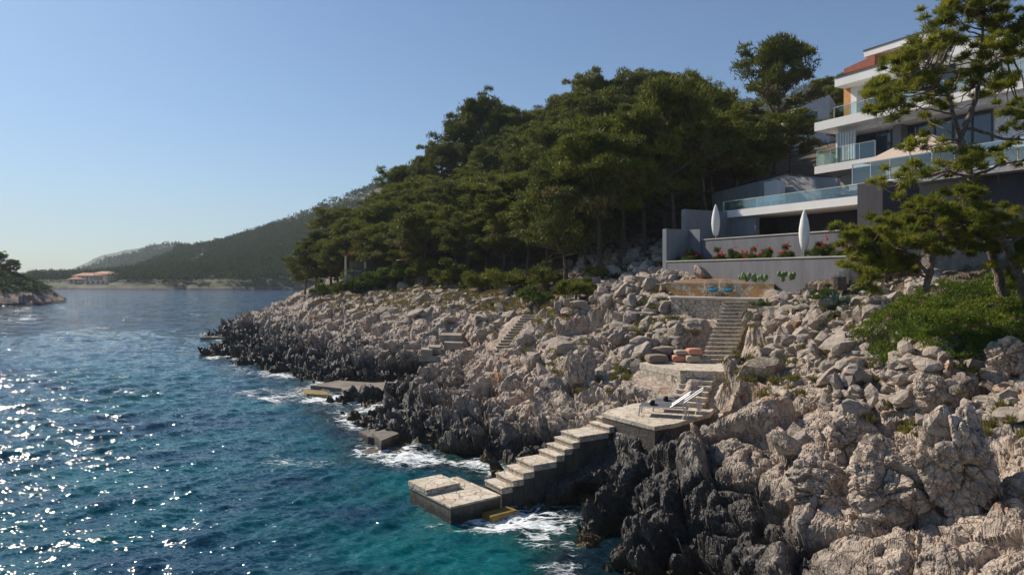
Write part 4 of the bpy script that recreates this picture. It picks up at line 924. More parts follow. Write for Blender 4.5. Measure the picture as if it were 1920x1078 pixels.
ROCKS = [rock_mesh('boulder', 100+i, 4, M_SCREE if i % 3 else M_BOULDER, 13+i % 5)[0] for i in range(14)]
ICE = [(1590, 640), (1640, 600), (1700, 555), (1800, 532), (2500, 510), (2500, 760), (1900, 672), (1860, 690), (1760, 668), (1700, 660), (1650, 690), (1620, 670)]
def in_ice(x, y, poly=ICE):
    c = np.zeros(len(x), bool); n = len(poly)
    for i in range(n):
        x1, y1 = poly[i]; x2, y2 = poly[(i+1) % n]; m_ = ((y1 > y) != (y2 > y)) & (x < (x2-x1)*(y-y1)/(y2-y1+1e-9)+x1); c ^= m_
    return c
def screen_pts(n, box, rng, zmin=.3, maxD=80, minD=8, calm=.15):
    """random finished-surface points seen inside a photo rectangle"""
    x0, y0, x1, y1 = box; PY = HY+(H0-TV[:, 2])/TD*F
    ok = np.where(TK & (TPX > x0) & (TPX < x1) & (PY > y0) & (PY < y1) & (TZ > zmin) & (TC < calm) & (TD < maxD) & (TD > minD) & ~in_ice(TPX, PY))[0]
    wgt = TD[ok]**.0; return rng.choice(ok, min(n, len(ok)), replace=False)
zones_b = [  # box, count, size range (m), label, group, D range
    ((1560, 560, 1800, 760), 34, (.25, .62), 'pale limestone boulder on the slope left of the green ice plant', 'boulders beside the ice plant', (8, 30)),
    ((1640, 690, 1960, 800), 30, (.25, .7), 'pale limestone boulder just below the green ice plant', 'boulders below the ice plant', (8, 24)),
    ((1380, 590, 1600, 720), 42, (.25, .6), 'pale limestone boulder right of the long upper steps', 'boulders right of the upper steps', (15, 34)),
    ((1150, 590, 1330, 690), 52, (.3, .75), 'pale limestone boulder on the slope left of the long upper steps', 'boulders left of the upper steps', (22, 42)),
    ((1000, 640, 1200, 740), 36, (.3, .8), 'weathered boulder above the near cove', 'boulders above the near cove', (22, 42)),
    ((1070, 450, 1260, 600), 62, (.5, 1.15), 'grey boulder in the shade of the pines beside the garden walls', 'shaded scree boulders', (36, 60)),
    ((700, 520, 1060, 620), 52, (.5, 1.1), 'small upright rock on the grassy top of the promontory', 'rocks on top of the promontory', (40, 85)),
    ((1240, 495, 1345, 535), 7, (.5, .8), 'pale boulder against the foot of the lowest grey wall', 'boulders at the grey wall', (36, 44)),
    ((1250, 740, 1750, 960), 22, (.3, .8), 'rounded limestone boulder wedged in the foreground rocks', 'boulders among the foreground rocks', (11, 24)),
    ((1500, 850, 1920, 1078), 7, (.4, .9), 'pale boulder caught between the cracked masses at the lower right', 'large lower right boulders', (8, 16))]
def bumps(box, n):
    return n
RZ = []
def put_boulder(ix, s, rng, label, group):
    me = ROCKS[rng.integers(len(ROCKS))]; o = link(bpy.data.objects.new('boulder', me)); o.location = TV[ix]+np.array([0, 0, s*.12])
    o.rotation_euler = (rng.random()*6.28, rng.normal(0, .6), rng.random()*6.28); q = s*(.7+.6*rng.random(3)); o.scale = tuple(q); tag(o, label, 'boulder', group)
rng = np.random.default_rng(21)
# boulders big enough to be told from their neighbours
o = None
def solo(px, py, D, s, label, sq=(1, 1, 1), mesh=1, rot=0.):
    p = W(px, py, D); o = link(bpy.data.objects.new('boulder', CRAGS[mesh % 5] if mesh >= 0 else ROCKS[-mesh])); o.location = p; o.scale = (s*sq[0], s*sq[1], s*sq[2]); o.rotation_euler = (0, .1, rot); tag(o, label, 'boulder')
solo(1322, 516, 38.0, .85, 'biggest pale boulder leaning on the left part of the lowest grey wall', (1.15, .9, .95), -3, .4)
solo(1690, 900, 13.6, .85, 'largest deeply cracked limestone mass in the lower right foreground', (1.15, .9, 1.15), 3, .3)
solo(1800, 870, 12.9, .80, 'tall cracked limestone mass at the right of the foreground', (.9, .9, 1.35), 5, 1.2)
solo(1545, 920, 14.7, .75, 'slanting flat topped boulder left of the cracked foreground masses', (1.35, .9, .8), 7, .2)
solo(1590, 830, 16.4, .62, 'blocky cracked boulder in the middle of the foreground slope', (1.2, .9, 1.0), 9, .1)
solo(1480, 835, 17.0, .62, 'square cracked boulder below the terrace corner', (1.15, .9, 1.0), -3, .5)
solo(1430, 690, 23.4, 1.05, 'wide smooth limestone mass just right of the cushion platform', (1.25, .9, 1.1), -6, .8)
solo(1895, 665, 16.8, .5, 'grey boulder at the right edge below the ice plant', (1, 1, 1), 6, .2)
solo(1745, 725, 17.2, .36, 'rounded pale boulder standing upright in the right middle', (1, 1, 1.1), 8, .2)
solo(1090, 725, 29.2, 1.0, 'fluted pinkish crag behind the lounger terrace', (.9, .8, 1.5), 10, .9)
for box, n, (s0_, s1_), lab, grp, (d0, d1) in zones_b:
    for ix in screen_pts(int(n*.72), box, rng, .4, d1, d0):
        put_boulder(ix, (s0_+(s1_-s0_)*rng.random()**2.2)*(.50 if 'scree' not in grp else .60), rng, lab, grp)
# the countless smaller stones
def stones(name, n, boxes, sizes, label, mat, seed):
    r = np.random.default_rng(seed); protos = [rock_mesh('p', 300+i+seed, 2, mat, 7) for i in range(6)]
    Vs = []; Fs = []; off = 0
    for (box, k, (d0, d1)) in boxes:
        for ix in screen_pts(k, box, r, .4, d1, d0, .25):
            _, p, fc = protos[r.integers(6)]; p = p*(.7+.6*r.random(3)); s = (sizes[0]+(sizes[1]-sizes[0])*r.random()**3.2)*(TD[ix]/25)**.55*.55
            a, b, c_ = r.random(3)*6.28; Rz = np.array([[math.cos(a), -math.sin(a), 0], [math.sin(a), math.cos(a), 0], [0, 0, 1]]); b = (b-3)*.25; Rx = np.array([[1, 0, 0], [0, math.cos(b), -math.sin(b)], [0, math.sin(b), math.cos(b)]])
            Vs.append(p@(Rz@Rx).T*s+TV[ix]+np.array([0, 0, s*.25])); Fs.append(fc+off); off += len(p)
    me = me_np(name, np.concatenate(Vs), np.concatenate(Fs), mat); tag(link(bpy.data.objects.new(name, me)), label, 'stones', None, 'stuff')
stones('loose_stones', 0, [((1330, 560, 1700, 700), 520, (12, 36)), ((1550, 640, 1960, 790), 420, (9, 26)), ((1150, 580, 1340, 700), 300, (20, 44)), ((980, 600, 1200, 740), 160, (22, 50)), ((1060, 450, 1260, 600), 650, (34, 62)), ((600, 520, 1060, 620), 300, (38, 85)), ((1600, 500, 1760, 580), 240, (18, 30))],
       (.15, .85), 'small pale stones scattered over the slopes', M_SCREE, 4)

# ------------------------------------------------------------------ trees
def tube_np(pts, rad, n):
    pts = np.array(pts, float); k = len(pts); d = np.gradient(pts, axis=0); d /= np.linalg.norm(d, axis=1)[:, None]+1e-9
    a = np.cross(d, [.31, .17, 1.]); a /= np.linalg.norm(a, axis=1)[:, None]+1e-9; b = np.cross(d, a); th = np.arange(n)*2*PI/n
    V = pts[:, None]+(a[:, None]*np.cos(th)[None, :, None]+b[:, None]*np.sin(th)[None, :, None])*np.asarray(rad)[:, None, None]
    i = (np.arange(k-1)[:, None]*n+np.arange(n)[None]).ravel(); j = (np.arange(k-1)[:, None]*n+(np.arange(n)+1)[None] % n).ravel()
    return V.reshape(-1, 3), np.stack([i, j, j+n, i+n], 1)
def join(parts):
    Vs = []; Fs = []; o = 0
    for V, f_ in parts: Vs.append(V); Fs.append(f_+o); o += len(V)
    return np.concatenate(Vs), np.concatenate(Fs)
def limb(p0, d, L, r0, rng, n=5, up=.15, wob=.12):
    pts = [np.array(p0, float)]; d = np.array(d, float)
    for i in range(n):
        d = d+rng.normal(0, wob, 3)+np.array([0, 0, up*.4]); d /= np.linalg.norm(d); pts.append(pts[-1]+d*L/n)
    return np.array(pts), np.linspace(r0, r0*.22, n+1)
def make_pine(seed, H=10., R=3.6, basef=.35, nl=26, per=90, fl=.34, fw=.085, cone=0., lean=.6):
    rng = np.random.default_rng(seed); k = 9; t = np.linspace(0, 1, k); az = rng.random()*6.28
    tr = np.c_[lean*t**1.5*math.cos(az)+np.cumsum(rng.normal(0, .09, k)), lean*t**1.5*math.sin(az)+np.cumsum(rng.normal(0, .09, k)), t*H*.93]; tr[0, :2] = 0
    rad = .024*H*(1-t*.85); parts = [tube_np(tr, rad, 7)]; C = []; Rr = []; T = []
    for i in range(nl):
        u = basef+(1-basef)*(i+.5)/nl; z = u*H*.92; p0 = np.array([np.interp(z, tr[:, 2], tr[:, 0]), np.interp(z, tr[:, 2], tr[:, 1]), z]); a = i*2.4+rng.random()*.8
        v_ = (u-basef)/(1-basef); prof = (math.sin(PI*min(1, .22+.72*v_))**.7)*(1-cone*v_); L = R*prof*(.75+.5*rng.random())
        pts, rr = limb(p0, (math.cos(a), math.sin(a), .12+.5*v_), L, .010*H*(1.1-v_*.7), rng, 5, .2, .15); parts.append(tube_np(pts, rr, 5))
        tb = rng.random(); 
        for q, s in ((2, .22), (3, .30), (4, .36), (5, .34)):
            for _ in range(1 if q < 4 else 2):
                C.append(pts[q]+rng.normal(0, .16*R*.7, 3)*[1, 1, .6]+[0, 0, .2]); Rr.append(R*s*(.45+.5*rng.random())*(.75+.25*(1-v_))); T.append(np.clip(tb*.6+.4*rng.random(), 0, 1) if v_ > .22 or rng.random() < .45 else 1.45)
    C.append(tr[-1]+[0, 0, .2]); Rr.append(R*.3); T.append(.5)
    C = np.array(C); Rr = np.array(Rr); Vc, Fc, ti = foliage_cloud(C, Rr*.93, int(per*1.0), fl*1.12, fw*1.1, rng, .74, .4, np.array(T), 2, .33)
    # bare dead twigs under the crown
    for i in range(46):
        z = H*(.12+.5*rng.random()); a = rng.random()*6.28; p0 = np.array([np.interp(z, tr[:, 2], tr[:, 0]), np.interp(z, tr[:, 2], tr[:, 1]), z]); pts, rr = limb(p0, (math.cos(a), math.sin(a), -.05), R*(.35+.45*rng.random()), .028, rng, 4, .0, .25); parts.append(tube_np(pts, rr*1.3, 3))
    Vt, Ft = join(parts); Vn, Fn = Vt, Ft
    return me_np('trunk', Vn, Fn, M_BARK, True), me_np('crown', Vc, Fc, M_PINE, False, {'tint': ti})
PINES = [make_pine(1, 10, 3.7, .38), make_pine(2, 10, 3.3, .30, 28), make_pine(3, 10, 4.2, .45, 24), make_pine(4, 10, 3.0, .25, 28, 80, .34, .085, .35), make_pine(5, 10, 3.8, .5, 22, 95), make_pine(6, 10, 3.4, .2, 30, 85), make_pine(7, 10, 4.4, .3, 30, 85, lean=1.4)]
TREES = []
def plant_pine(x, y, z, h, label, group, k, rng, wide=1., rotz=None):
    t = thing('pine_tree', (x, y, z-.2), label, 'tree', group); s = h/10; 
    for nm, me in zip(('trunk', 'crown'), PINES[k]): link(bpy.data.objects.new(nm, me), t)
    t.scale = (s*wide, s*wide, s); t.rotation_euler.z = rng.random()*6.28 if rotz is None else rotz; TREES.append((x, y)); return t
rng = np.random.default_rng(33)
ORD = 'first second third fourth fifth sixth seventh eighth ninth tenth eleventh twelfth thirteenth fourteenth fifteenth sixteenth seventeenth eighteenth nineteenth twentieth twenty-first twenty-second twenty-third twenty-fourth twenty-fifth twenty-sixth twenty-seventh twenty-eighth twenty-ninth thirtieth'.split()
sil = [(572, 462, 97), (590, 425, 99), (628, 392, 104), (655, 402, 110), (690, 388, 108), (716, 362, 112), (748, 312, 112), (788, 283, 108), (826, 268, 106), (868, 222, 104), (912, 186, 102), (948, 196, 100), (990, 214, 98), (1030, 205, 97), (1062, 172, 95), (1105, 142, 93), (1150, 150, 92), (1195, 138, 91), (1245, 124, 90), (1288, 152, 86), (1322, 166, 84), (1352, 200, 82), (1400, 190, 78)]
for i, (px, py, D) in enumerate(sil):
    x = (px-960)/F*D; z = g1(x, D); top = H0+(HY-py)/F*D; h = max(6.5, top-z); 
    wide = 1.0 if h < 12 else 10.5/h*1.05
    if h > 13.5: z = top-13.5; h = 13.5; wide = .85
    plant_pine(x, D, z, h*.93, ORD[i]+' pine from the left along the skyline of the wood', 'pines on the skyline', int(rng.integers(7)), rng, wide)
# lone tall pine by the white house
x = (1452-960)/F*66; z = g1(x, 66); t = plant_pine(x, 66, z, (H0+(HY-72)/F*66-z)*.92, 'tallest pine standing clear of the wood beside the white house', None, 4, rng, .80, 1.0)
for k, (px, D, h) in enumerate(((1060, 51, 8.5), (1128, 49, 9.5), (1172, 50.5, 10), (1208, 51, 9.5), (1262, 50, 11.5))):
    x = (px-960)/F*D; z = g1(x, D); plant_pine(x, D, z, h, ('bushy pine leaning over the red beams', 'pine with dark trunk at the left of the shaded scree', 'pine standing in the shaded scree', 'pine at the top of the shaded scree', 'slender pine with pale bare trunk left of the stepped side wall')[k], 'pines shading the scree', (6, 4, 2, 0, 4)[k], rng, .95 if k < 4 else .7)
n = 0; tries = 0; FR = []; IN = []
while n < 118 and tries < 6000:
    tries += 1; px = rng.uniform(560, 1540); lo_ = np.interp(px, [560, 620, 700, 780, 880, 1000, 1100, 1200, 1300, 1400, 1540], [97, 92, 86, 75, 67, 60, 56, 52, 54, 58, 64]); D = rng.uniform(lo_, 100 if px < 1300 else 84)
    x = (px-960)/F*D
    if any((x-a)**2+(D-b)**2 < 2.9**2 for a, b in TREES): continue
    z = g1(x, D); h = rng.uniform(6.5, 9.8)*(.8 if D-lo_ < 4 and px < 1050 else 1)
    lim = np.interp(px, [560, 600, 700, 790, 880, 912, 960, 1060, 1105, 1245, 1320, 1352, 1400, 1430, 1540], [470, 430, 370, 290, 230, 200, 215, 190, 155, 140, 180, 215, 215, 260, 300])
    top = HY-(z+h-H0)/D*F
    if top < lim: h = (HY-lim)/F*D+H0-z
    if h < 4: continue
    front = D-lo_ < 7
    o = plant_pine(x, D, z, h, 'pine', 'pines at the front of the wood' if front else 'pines inside the wood', int(rng.integers(7)), rng, rng.uniform(1.05, 1.35) if front else rng.uniform(.95, 1.2)); n += 1
    (FR if front else IN).append((px, D, o))
for k, (px, D, o) in enumerate(sorted(FR, key=lambda q: q[0])): o['label'] = ORD[min(k, 29)]+' pine from the left along the front edge of the wood'
CNT = {}
for px, D, o in sorted(IN, key=lambda q: q[0]):
    o['label'] = 'pine inside the wood, '+('over the beach hut' if px < 800 else 'over the middle of the promontory' if px < 960 else 'above the weathered steps' if px < 1120 else 'above the shaded scree' if px < 1290 else 'above the pool house')+(', among its rear rows' if D > 86 else ', among its middle rows' if D > 74 else ', among its nearer rows')
    CNT[o['label']] = CNT.get(o['label'], 0)+1; o['label'] = o['label'].replace('pine inside', ORD[CNT[o['label']]-1]+' pine from the left inside').replace(', among its', ',')
# pines behind villa and on the headland
for k, (px, D, h) in enumerate(((1560, 82, 6), (1590, 88, 7), (1545, 92, 7), (1575, 70, 4.5), (1480, 60, 6))):
    x = (px-960)/F*D; z = g1(x, D); plant_pine(x, D, z, h, ORD[k]+' of five pines near the white house', 'pines behind the villa', int(rng.integers(7)), rng)
for k, (px, D, h) in enumerate(((2, 186, 7.5), (26, 184, 5.5), (-30, 185, 9))):
    x = (px-960)/F*D; plant_pine(x, D, 6.6, h*.85, ('taller dark pine on the headland at the left edge', 'smaller dark pine right of the taller one on the left headland', 'dark pine cut by the left edge on the headland')[k], 'pines on the left headland', int(rng.integers(7)), rng)
# lone trees on the hill crest
for px, py, D in ((337, 463, 640), (356, 466, 640)):
    p = W(px, py+16, D); t = plant_pine(p[0], D, p[2]-2, 12 if px < 350 else 9, ('bigger' if px < 350 else 'smaller')+' pine breaking the crest line of the hill across the bay', 'pines on the far crest', 2, rng)

# near pines: skeleton and clumps placed in the round
def near_pine(name, label, trunks, limbs, clumps, D0, seed, per=120, rpx=19, fl=.15, fw=.022, base=None, spread=1.4, twigs=60, bark=M_BARKG):
    rng = np.random.default_rng(seed)
    def P(q): return W(q[0], q[1], q[2] if len(q) > 2 else D0)
    b = P(trunks[0][0]); t = thing(name, tuple(b), label, 'tree'); parts = []
    for tr in trunks:
        pts = np.array([P(q[:2]+(q[3],)) if len(q) > 3 else P(q[:2]) for q in tr]); rd = np.array([q[2] for q in tr]); u = np.linspace(0, len(tr)-1, len(tr)*4); pi = np.stack([np.interp(u, np.arange(len(tr)), pts[:, k]) for k in range(3)], 1)+rng.normal(0, .012, (len(u), 3)); parts.append(tube_np(pi, np.interp(u, np.arange(len(tr)), rd), 10))
    allp = np.concatenate([p[0] for p in parts]); C = []; R = []
    for c in clumps:
        D = D0+(c[2] if len(c) > 2 else rng.uniform(-spread, spread)); p = W(c[0], c[1], D)
        for _ in range(10):
            q = p+rng.normal(0, .28, 3)*[1, 1.4, .72]; C.append(q); R.append(rpx*D0/F*rng.uniform(.28, .68))
    C = np.array(C); R = np.array(R); tw = []
    skel = allp[::3]
    for i in range(0, len(C), 2):
        dd = np.linalg.norm(skel-C[i], axis=1); dd += rng.random(len(dd))*.5; j = int(dd.argmin()); p0 = skel[j]
        m = 6; u = np.linspace(0, 1, m)[:, None]; pts = p0*(1-u)+C[i]*u+rng.normal(0, .06, (m, 3))*np.sin(PI*u); pts[:, 2] -= .12*np.sin(PI*u[:, 0]); L = np.linalg.norm(C[i]-p0)
        tw.append(tube_np(pts, np.linspace(.012+.011*L, .006, m), 4))
    for i in range(twigs):
        j = rng.integers(len(C)); pts, rr = limb(C[j], rng.normal(size=3)+[0, 0, -.5], rng.uniform(.3, .8), .009, rng, 5, -.1, .35); tw.append(tube_np(pts, rr, 3))
    V, f_ = join(parts); link(bpy.data.objects.new('trunk', me_np('trunk', V-b, f_, bark, True)), t)
    V, f_ = join(tw); link(bpy.data.objects.new('branches', me_np('branches', V-b, f_, M_TWIG, True)), t)
    V, f_, ti = foliage_cloud(C, R, per, fl, fw, rng, .85, .45, None, 3); link(bpy.data.objects.new('crown', me_np('crown', V-b, f_, M_PINEF, False, {'tint': ti})), t)
    return t
cl1 = [(1789, 22), (1829, 30), (1878, 22), (1915, 15), (1774, 48), (1811, 56), (1855, 59), (1900, 56), (1766, 78), (1803, 85), (1866, 89), (1907, 85), (1700, 100), (1722, 111), (1692, 122), (1677, 141), (1707, 145), (1737, 137), (1662, 163), (1696, 167), (1729, 163),
       (1651, 189), (1685, 189), (1662, 211), (1845, 122), (1885, 122), (1803, 158), (1840, 167), (1878, 156), (1907, 178), (1759, 205), (1896, 208), (1915, 230), (1737, 260), (1714, 274), (1796, 300), (1826, 297), (1855, 304), (1892, 293), (1685, 341), (1714, 330), (1744, 326), (1781, 311),
       (1800, -5), (1850, -10), (1900, -15), (1940, 40), (1950, 90), (1960, 140), (1945, 200), (1750, 120), (1760, 95), (1960, 300), (1915, 300), (1930, 250), (1770, 10), (1870, 50), (1895, 5), (1830, 5), (1860, 35), (1905, 110), (1890, 150)]
cl1 = [c for i, c in enumerate(cl1) if not (i % 4 == 1 and c[0] > 1735) and not (c[0] > 1860 and i % 3 == 0)]
near_pine('pine_tree', 'tall leaning pine in front of the villa at the right edge', [
    [(1882, 556, .15), (1868, 500, .13), (1848, 440, .12), (1832, 380, .11), (1820, 330, .10), (1806, 285, .10), (1800, 258, .10), (1815, 225, .085), (1832, 180, .07), (1838, 120, .055), (1842, 60, .04), (1848, -15, .02)],
    [(1800, 258, .07), (1788, 215, .055, 20.2), (1776, 175, .045, 20.0), (1752, 150, .035, 19.7), (1720, 140, .02, 19.5)], [(1815, 240, .05), (1850, 250, .045, 20.3), (1885, 262, .04, 20.0), (1925, 262, .03, 19.6), (1970, 280, .02, 19.2)],
    [(1822, 335, .045), (1780, 322, .035, 19.7), (1730, 330, .025, 19.4), (1690, 342, .015, 19.2)], [(1824, 330, .045), (1870, 312, .035, 20.1), (1920, 300, .025, 20), (1960, 310, .015, 19.8)], [(1836, 130, .04), (1870, 110, .03, 20.6), (1905, 80, .02, 20.8)],
    [(1788, 215, .03, 20.2), (1740, 205, .02, 19.8), (1680, 190, .012, 19.6)]], None, cl1, 20.5, 3, 72, 19, .15, .022, None, 1.4, 220)
cl2 = [(1598, 436), (1592, 461), (1617, 477), (1630, 451), (1645, 439), (1655, 473), (1680, 483), (1670, 461), (1692, 451), (1711, 414), (1737, 395), (1762, 385), (1781, 404), (1755, 420), (1737, 439), (1781, 442), (1806, 420), (1828, 407), (1838, 436), (1806, 451), (1828, 385), (1793, 378), (1648, 502), (1664, 521), (1640, 518), (1686, 502), (1712, 462), (1760, 455), (1820, 462), (1700, 430), (1660, 440), (1850, 420)]
near_pine('pine_tree', 'low spreading pine bush in front of the grey garden walls', [
    [(1735, 548, .10), (1742, 515, .09), (1750, 480, .075), (1770, 440, .06), (1795, 410, .04), (1820, 390, .02)], [(1742, 515, .06), (1710, 480, .05, 19.6), (1670, 465, .035, 19.3), (1610, 455, .02, 19)], [(1750, 480, .05), (1800, 455, .035, 19.8), (1840, 440, .02, 20.2)],
    [(1740, 520, .04), (1700, 510, .03, 19.6), (1660, 515, .02, 19.2)]], None, cl2, 19.6, 4, 120, 19, .14, .022, None, .9, 260)
cl3 = [(1894, 436), (1907, 470), (1913, 496), (1907, 420), (1935, 450), (1950, 480), (1925, 510), (1940, 420), (1915, 530)]
near_pine('pine_tree', 'pine cut off by the right edge with pale bare boughs', [
    [(1925, 560, .15), (1905, 500, .13), (1890, 460, .11), (1862, 432, .09, 18.8), (1850, 425, .03, 18.6)], [(1890, 460, .06), (1920, 440, .05), (1950, 425, .03)], [(1905, 500, .06), (1940, 470, .05), (1970, 440, .03)], [(1840, 428, .02), (1880, 423, .03), (1925, 435, .035)]], None, cl3, 19.0, 5, 110, 17, .14, .022, None, .8, 60)

# ------------------------------------------------------------------ shrubs, agaves, cacti, oleanders
def shrub_mesh(seed, per=260, fl=.10, fw=.05, mat=None):
    r = np.random.default_rng(seed); C = r.normal(0, .38, (16, 3)); C[:, 2] = np.abs(C[:, 2])*.7+.15; V, f_, ti = foliage_cloud(C, .25+.25*r.random(16), per, fl, fw, r, .75, .4, None, 2)
    return me_np('leaves', V, f_, mat or M_SHRUB, False, {'tint': ti})
SH = [shrub_mesh(50+i) for i in range(4)]
SHD = [shrub_mesh(60+i, 220, .13, .04, M_PINE) for i in range(3)]
def shrub(px, py, D, s, label, group, dark=False, h=1.):
    x = (px-960)/F*D; z = H0-(py-HY)/F*D if py else surf(x, D)
    t = thing('shrub', (x, D, z), label, 'shrub', group); link(bpy.data.objects.new('leaves', (SHD if dark else SH)[random.randrange(3)]), t)
    m = MB(); m.tube([(x, D, z-.3), (x+.02, D, z+.3)], [.06*s, .04*s], 5); m.build('stem', M_TWIG, t); t.scale = (s, s, s*h); t.rotation_euler.z = random.random()*6
for k, (px, py, D, s) in enumerate(((610, 556, 90, 2.0), (650, 555, 86, 2.6), (675, 550, 84, 2.6), (705, 543, 82, 2.8), (735, 533, 80, 2.6), (760, 525, 78, 2.2), (690, 530, 86, 2.4))):
    shrub(px, py, D, s, ORD[k]+' bright green bush from the left below the beach hut' if k < 6 else 'bright green bush farthest back at the beach hut', 'green bushes below the beach hut')
for px, py, D, s in ((1008, 568, 47, 1.0), (990, 562, 49, 1.1)): shrub(px, py, D, s, ('right' if px > 1000 else 'left')+' one of two small green bushes above the weathered steps', 'bushes above the weathered steps')
for k, (px, py, D, s) in enumerate(((1060, 556, 45, 1.0), (1080, 552, 45, 1.2), (1100, 555, 44.5, 1.0))): shrub(px, py, D, s, ('left', 'middle', 'right')[k]+' of the three dark bushes in the shade above the red beams', 'dark bushes above the red beams', True)
for px, py, D, s in ((1205, 582, 38, .8), (1228, 578, 37.5, .9), (1248, 577, 37, .7), (1218, 592, 37, .6)): shrub(px, py, D, s, 'olive green bush left of the upper terrace', 'bushes left of the upper terrace')
for k, (px, py, D, s) in enumerate(((800, 520, 74, 2.4), (850, 535, 66, 2.2), (900, 545, 60, 2.0), (960, 540, 56, 1.8), (1020, 535, 53, 1.6), (1130, 530, 48, 1.4))): shrub(px, py, D, s, ORD[k]+' from the left of the dusky bushes at the foot of the wood', 'bushes at the foot of the wood', True)
for i, (px, py, D, s) in enumerate(((1548, 556, 26.5, .45), (1620, 548, 24.5, .45), (1428, 576, 30.5, .35), (1530, 563, 26, .3))): shrub(px, py, D, s, ('yellow green bush behind the large agave', 'green bush right of the large agave', 'brownish bush right of the top of the long steps', 'low bush left of the large agave')[i], 'bushes around the agaves')
def oleander(px, i, D, s, label):
    z = 7.82; x = (px-960)/F*D; t = thing('oleander_bush', (x, D, z), label, 'shrub', 'red flowering oleanders between the grey walls')
    link(bpy.data.objects.new('leaves', SH[i % 4]), t); r = np.random.default_rng(i); C = r.normal(0, .42, (15, 3)); C[:, 2] = np.abs(C[:, 2])*.7+.5; V, f_, ti = foliage_cloud(C, np.full(15, .09), 20, .08, .07, r, 1, .3, None, 1)
    link(bpy.data.objects.new('flowers', me_np('flowers', V, f_, M_RED, False, {'tint': ti})), t); t.scale = (s*.62, s*.62, s*1.05); t.rotation_euler.z = i
for i, (px, lab) in enumerate(((1270, 'shaded oleander leftmost between the grey walls'), (1298, 'shaded oleander second from the left between the grey walls'), (1350, 'first sunlit red oleander right of the shade'), (1378, 'oleander with few flowers, second in the sun'), (1412, 'third sunlit red oleander'),
                              (1437, 'fullest red oleander in the middle of the row'), (1472, 'red oleander just left of the sunlit parasol'), (1547, 'tall red oleander right of the sunlit parasol'), (1582, 'red oleander beside the pine bush'))):
    D = vD(px, B1+.95); oleander(px, i, D, .80 if i not in (1, 7) else .95, lab)
def agave(px, py, D, s, label):
    x, y, z = W(px, py, D); r = np.random.default_rng(int(px)); V = []; f_ = []; ti = []
    for k in range(26):
        a = k*2.4; el = .25+1.1*(k/26); L = s*(1-.25*k/26)*(.85+.3*r.random()); d = np.array([math.cos(a)*math.cos(el), math.sin(a)*math.cos(el), math.sin(el)]); b = np.cross(d, [0, 0, 1]); b /= np.linalg.norm(b)
        n0 = len(V); tt = r.random()
        for q, wd_ in ((0, .07), (.35, .10), (.7, .06), (1., .004)):
            c = d*L*q-np.array([0, 0, .25*L*q*q*math.cos(el)]); V += [c-b*wd_*s, c+np.array([0, 0, -.02]), c+b*wd_*s]; ti += [tt]*3
        for q in range(3):
            for e in range(2): f_.append([n0+q*3+e, n0+q*3+e+1, n0+q*3+e+4, n0+q*3+e+3])
    o = link(bpy.data.objects.new('agave', me_np('agave', np.array(V), np.array(f_), M_AGAVE, False, {'tint': ti}))); o.location = (x, y, z); tag(o, label, 'agave')
agave(1567, 572, 25.2, .75, 'large blue green agave on the rocky slope'); agave(1507, 578, 27, .5, 'small agave left of the large one'); agave(1590, 568, 25.6, .45, 'small agave half behind the large one')
for i, px in enumerate((1391, 1399, 1411, 1431, 1439, 1467, 1484)):
    dd = vD(px, B1)-.8; x, y, z = (px-960)/F*dd, dd, 6.93; m = MB(); r = random.Random(i)
    for k in range(2+(i*3) % 4):
        u, w_, hgt = r.uniform(-.18, .18), r.uniform(-.1, .1), r.uniform(.08, .38); m.lathe((x+u, y+w_, z+hgt-.12), [(.03, 0), (.09, .06), (.11, .15), (.08, .24), (.01, .29)], 8)
    o = m.build('prickly_pear', M_SHRUBP if 'M_SHRUBP' in globals() else plain('cactus_pad', (.10, .17, .05), (.14, .20, .07), 6), smooth=True)
    tag(o, 'low prickly pear on the soil bed above the rubble wall', 'cactus', 'prickly pears above the rubble wall')
st = W(1572, 535, 27.3); m = MB(); m.lathe(st-np.array([0, 0, .2]), [(.33, 0), (.30, .3), (.28, .55), (.02, .56)], 12); tag(m.build('tree_stump', M_BARK), 'short brown tree stump in front of the grey wall end', 'stump')

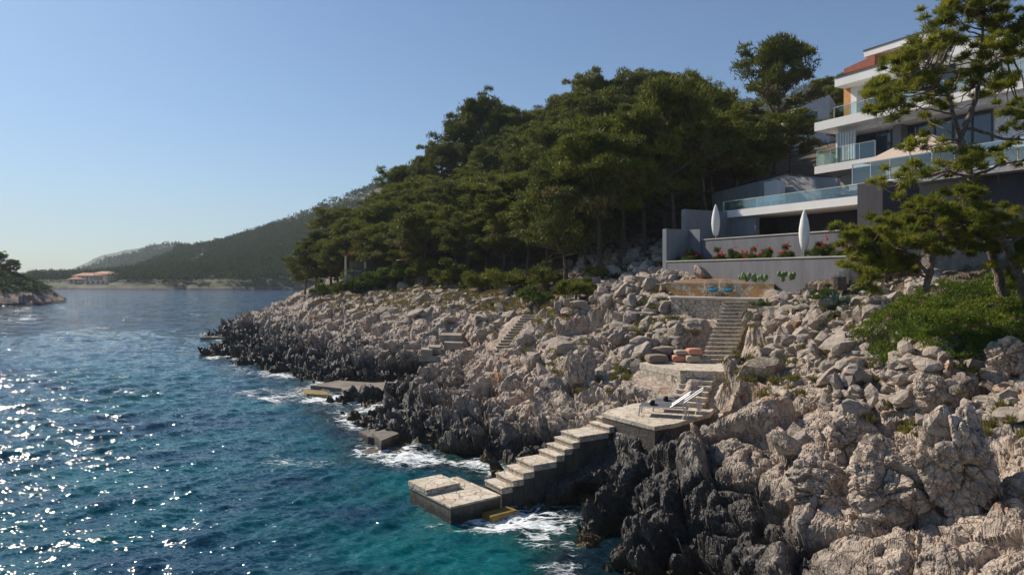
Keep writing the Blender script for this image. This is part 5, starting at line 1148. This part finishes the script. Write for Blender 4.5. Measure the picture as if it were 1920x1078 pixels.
# ------------------------------------------------------------------ ground cover
def ice_plant():
    r = np.random.default_rng(12); PY = HY+(H0-TV[:, 2])/TD*F
    poly = [(1590, 640), (1640, 600), (1700, 555), (1800, 532), (2500, 510), (2500, 760), (1900, 672), (1860, 690), (1760, 668), (1700, 660), (1650, 690), (1620, 670)]
    def inside(x, y):
        c = np.zeros(len(x), bool); n = len(poly)
        for i in range(n):
            x1, y1 = poly[i]; x2, y2 = poly[(i+1) % n]; m_ = ((y1 > y) != (y2 > y)) & (x < (x2-x1)*(y-y1)/(y2-y1+1e-9)+x1); c ^= m_
        return c
    nz = 14*fbm(np.c_[TPX/30, PY/30, TPX*0], 2, 3)
    ok = np.where(inside(TPX+nz, PY+nz) & (TD < 25) & (TD > 12) & TK)[0]
    pk = r.choice(ok, 9500); C = TV[pk]+np.array([0, 0, .03])+.05*np.c_[r.normal(size=(len(pk), 2)), np.abs(r.normal(size=len(pk)))*1.5]
    C[:, 2] += .34*fbm(C*1.6, 3, 6)-.03; C = C[fbm(C*2.1, 3, 66) > -.42]; pk = np.zeros(len(C))
    tn = np.clip(.5+.9*fbm(C*1.3, 3, 2)+.2*r.normal(size=len(pk)), 0, 1)
    V, f_, ti = foliage_cloud(C, .09+.13*r.random(len(pk)), 24, .085, .032, r, .8, .6, tn, 1, .3)
    tag(link(bpy.data.objects.new('ground_cover', me_np('ground_cover', V, f_, M_ICE, False, {'tint': ti}))), 'bright green ice plant carpeting the slope under the pines', 'ground cover', None, 'stuff')
    pk = r.choice(ok, 40); C = TV[pk]+np.array([0, 0, .18]); V, f_, ti = foliage_cloud(C, np.full(40, .03), 14, .05, .03, r, 1, .5, None, 1)
    tag(link(bpy.data.objects.new('small_flowers', me_np('small_flowers', V, f_, M_MAG, False, {'tint': ti}))), 'tiny magenta flowers in the ice plant', 'flowers', None, 'stuff')
    # grass tufts
    Cs = []; R = []; 
    for box, n, (d0, d1) in (((1150, 560, 1420, 720), 170, (18, 42)), ((1400, 560, 1650, 760), 110, (15, 34)), ((1600, 690, 1960, 830), 55, (9, 22)), ((980, 560, 1200, 740), 90, (22, 52)), ((620, 515, 1060, 585), 900, (45, 90)), ((880, 560, 1060, 640), 60, (40, 56)), ((1240, 540, 1340, 600), 60, (30, 40))):
        for ix in screen_pts(n, box, r, 2.5, d1, d0, .5): Cs.append(TV[ix]+[0, 0, .03]); R.append((.12+.16*r.random())*(TD[ix]/30)**.7)
    C = np.array(Cs); V, f_, ti = foliage_cloud(C, np.array(R), 70, .16, .035, r, .5, 1.1, np.where(C[:, 1] > 44, .15+.3*r.random(len(C)), .6+.4*r.random(len(C))), 1)
    tag(link(bpy.data.objects.new('grass', me_np('grass', V, f_, M_GRASS, False, {'tint': ti}))), 'tufts of green and dry grass between the stones', 'grass', None, 'stuff')
ice_plant()

hzm = bpy.data.materials.new('haze'); hzm.use_nodes = True; ht = hzm.node_tree; ht.nodes.remove(ht.nodes['Principled BSDF']); pv = ht.nodes.new('ShaderNodeVolumePrincipled')
pv.inputs['Color'].default_value = (.80, .90, 1, 1); pv.inputs['Density'].default_value = .00021; pv.inputs['Anisotropy'].default_value = .1; ht.links.new(pv.outputs[0], ht.nodes['Material Output'].inputs['Volume'])
tag(MB().box((0, 1400, 145), (9000, 3400, 312)).build('haze', hzm, origin=(0, 0, 0)), 'thin sea haze veiling the far hills', 'haze', None, 'stuff')
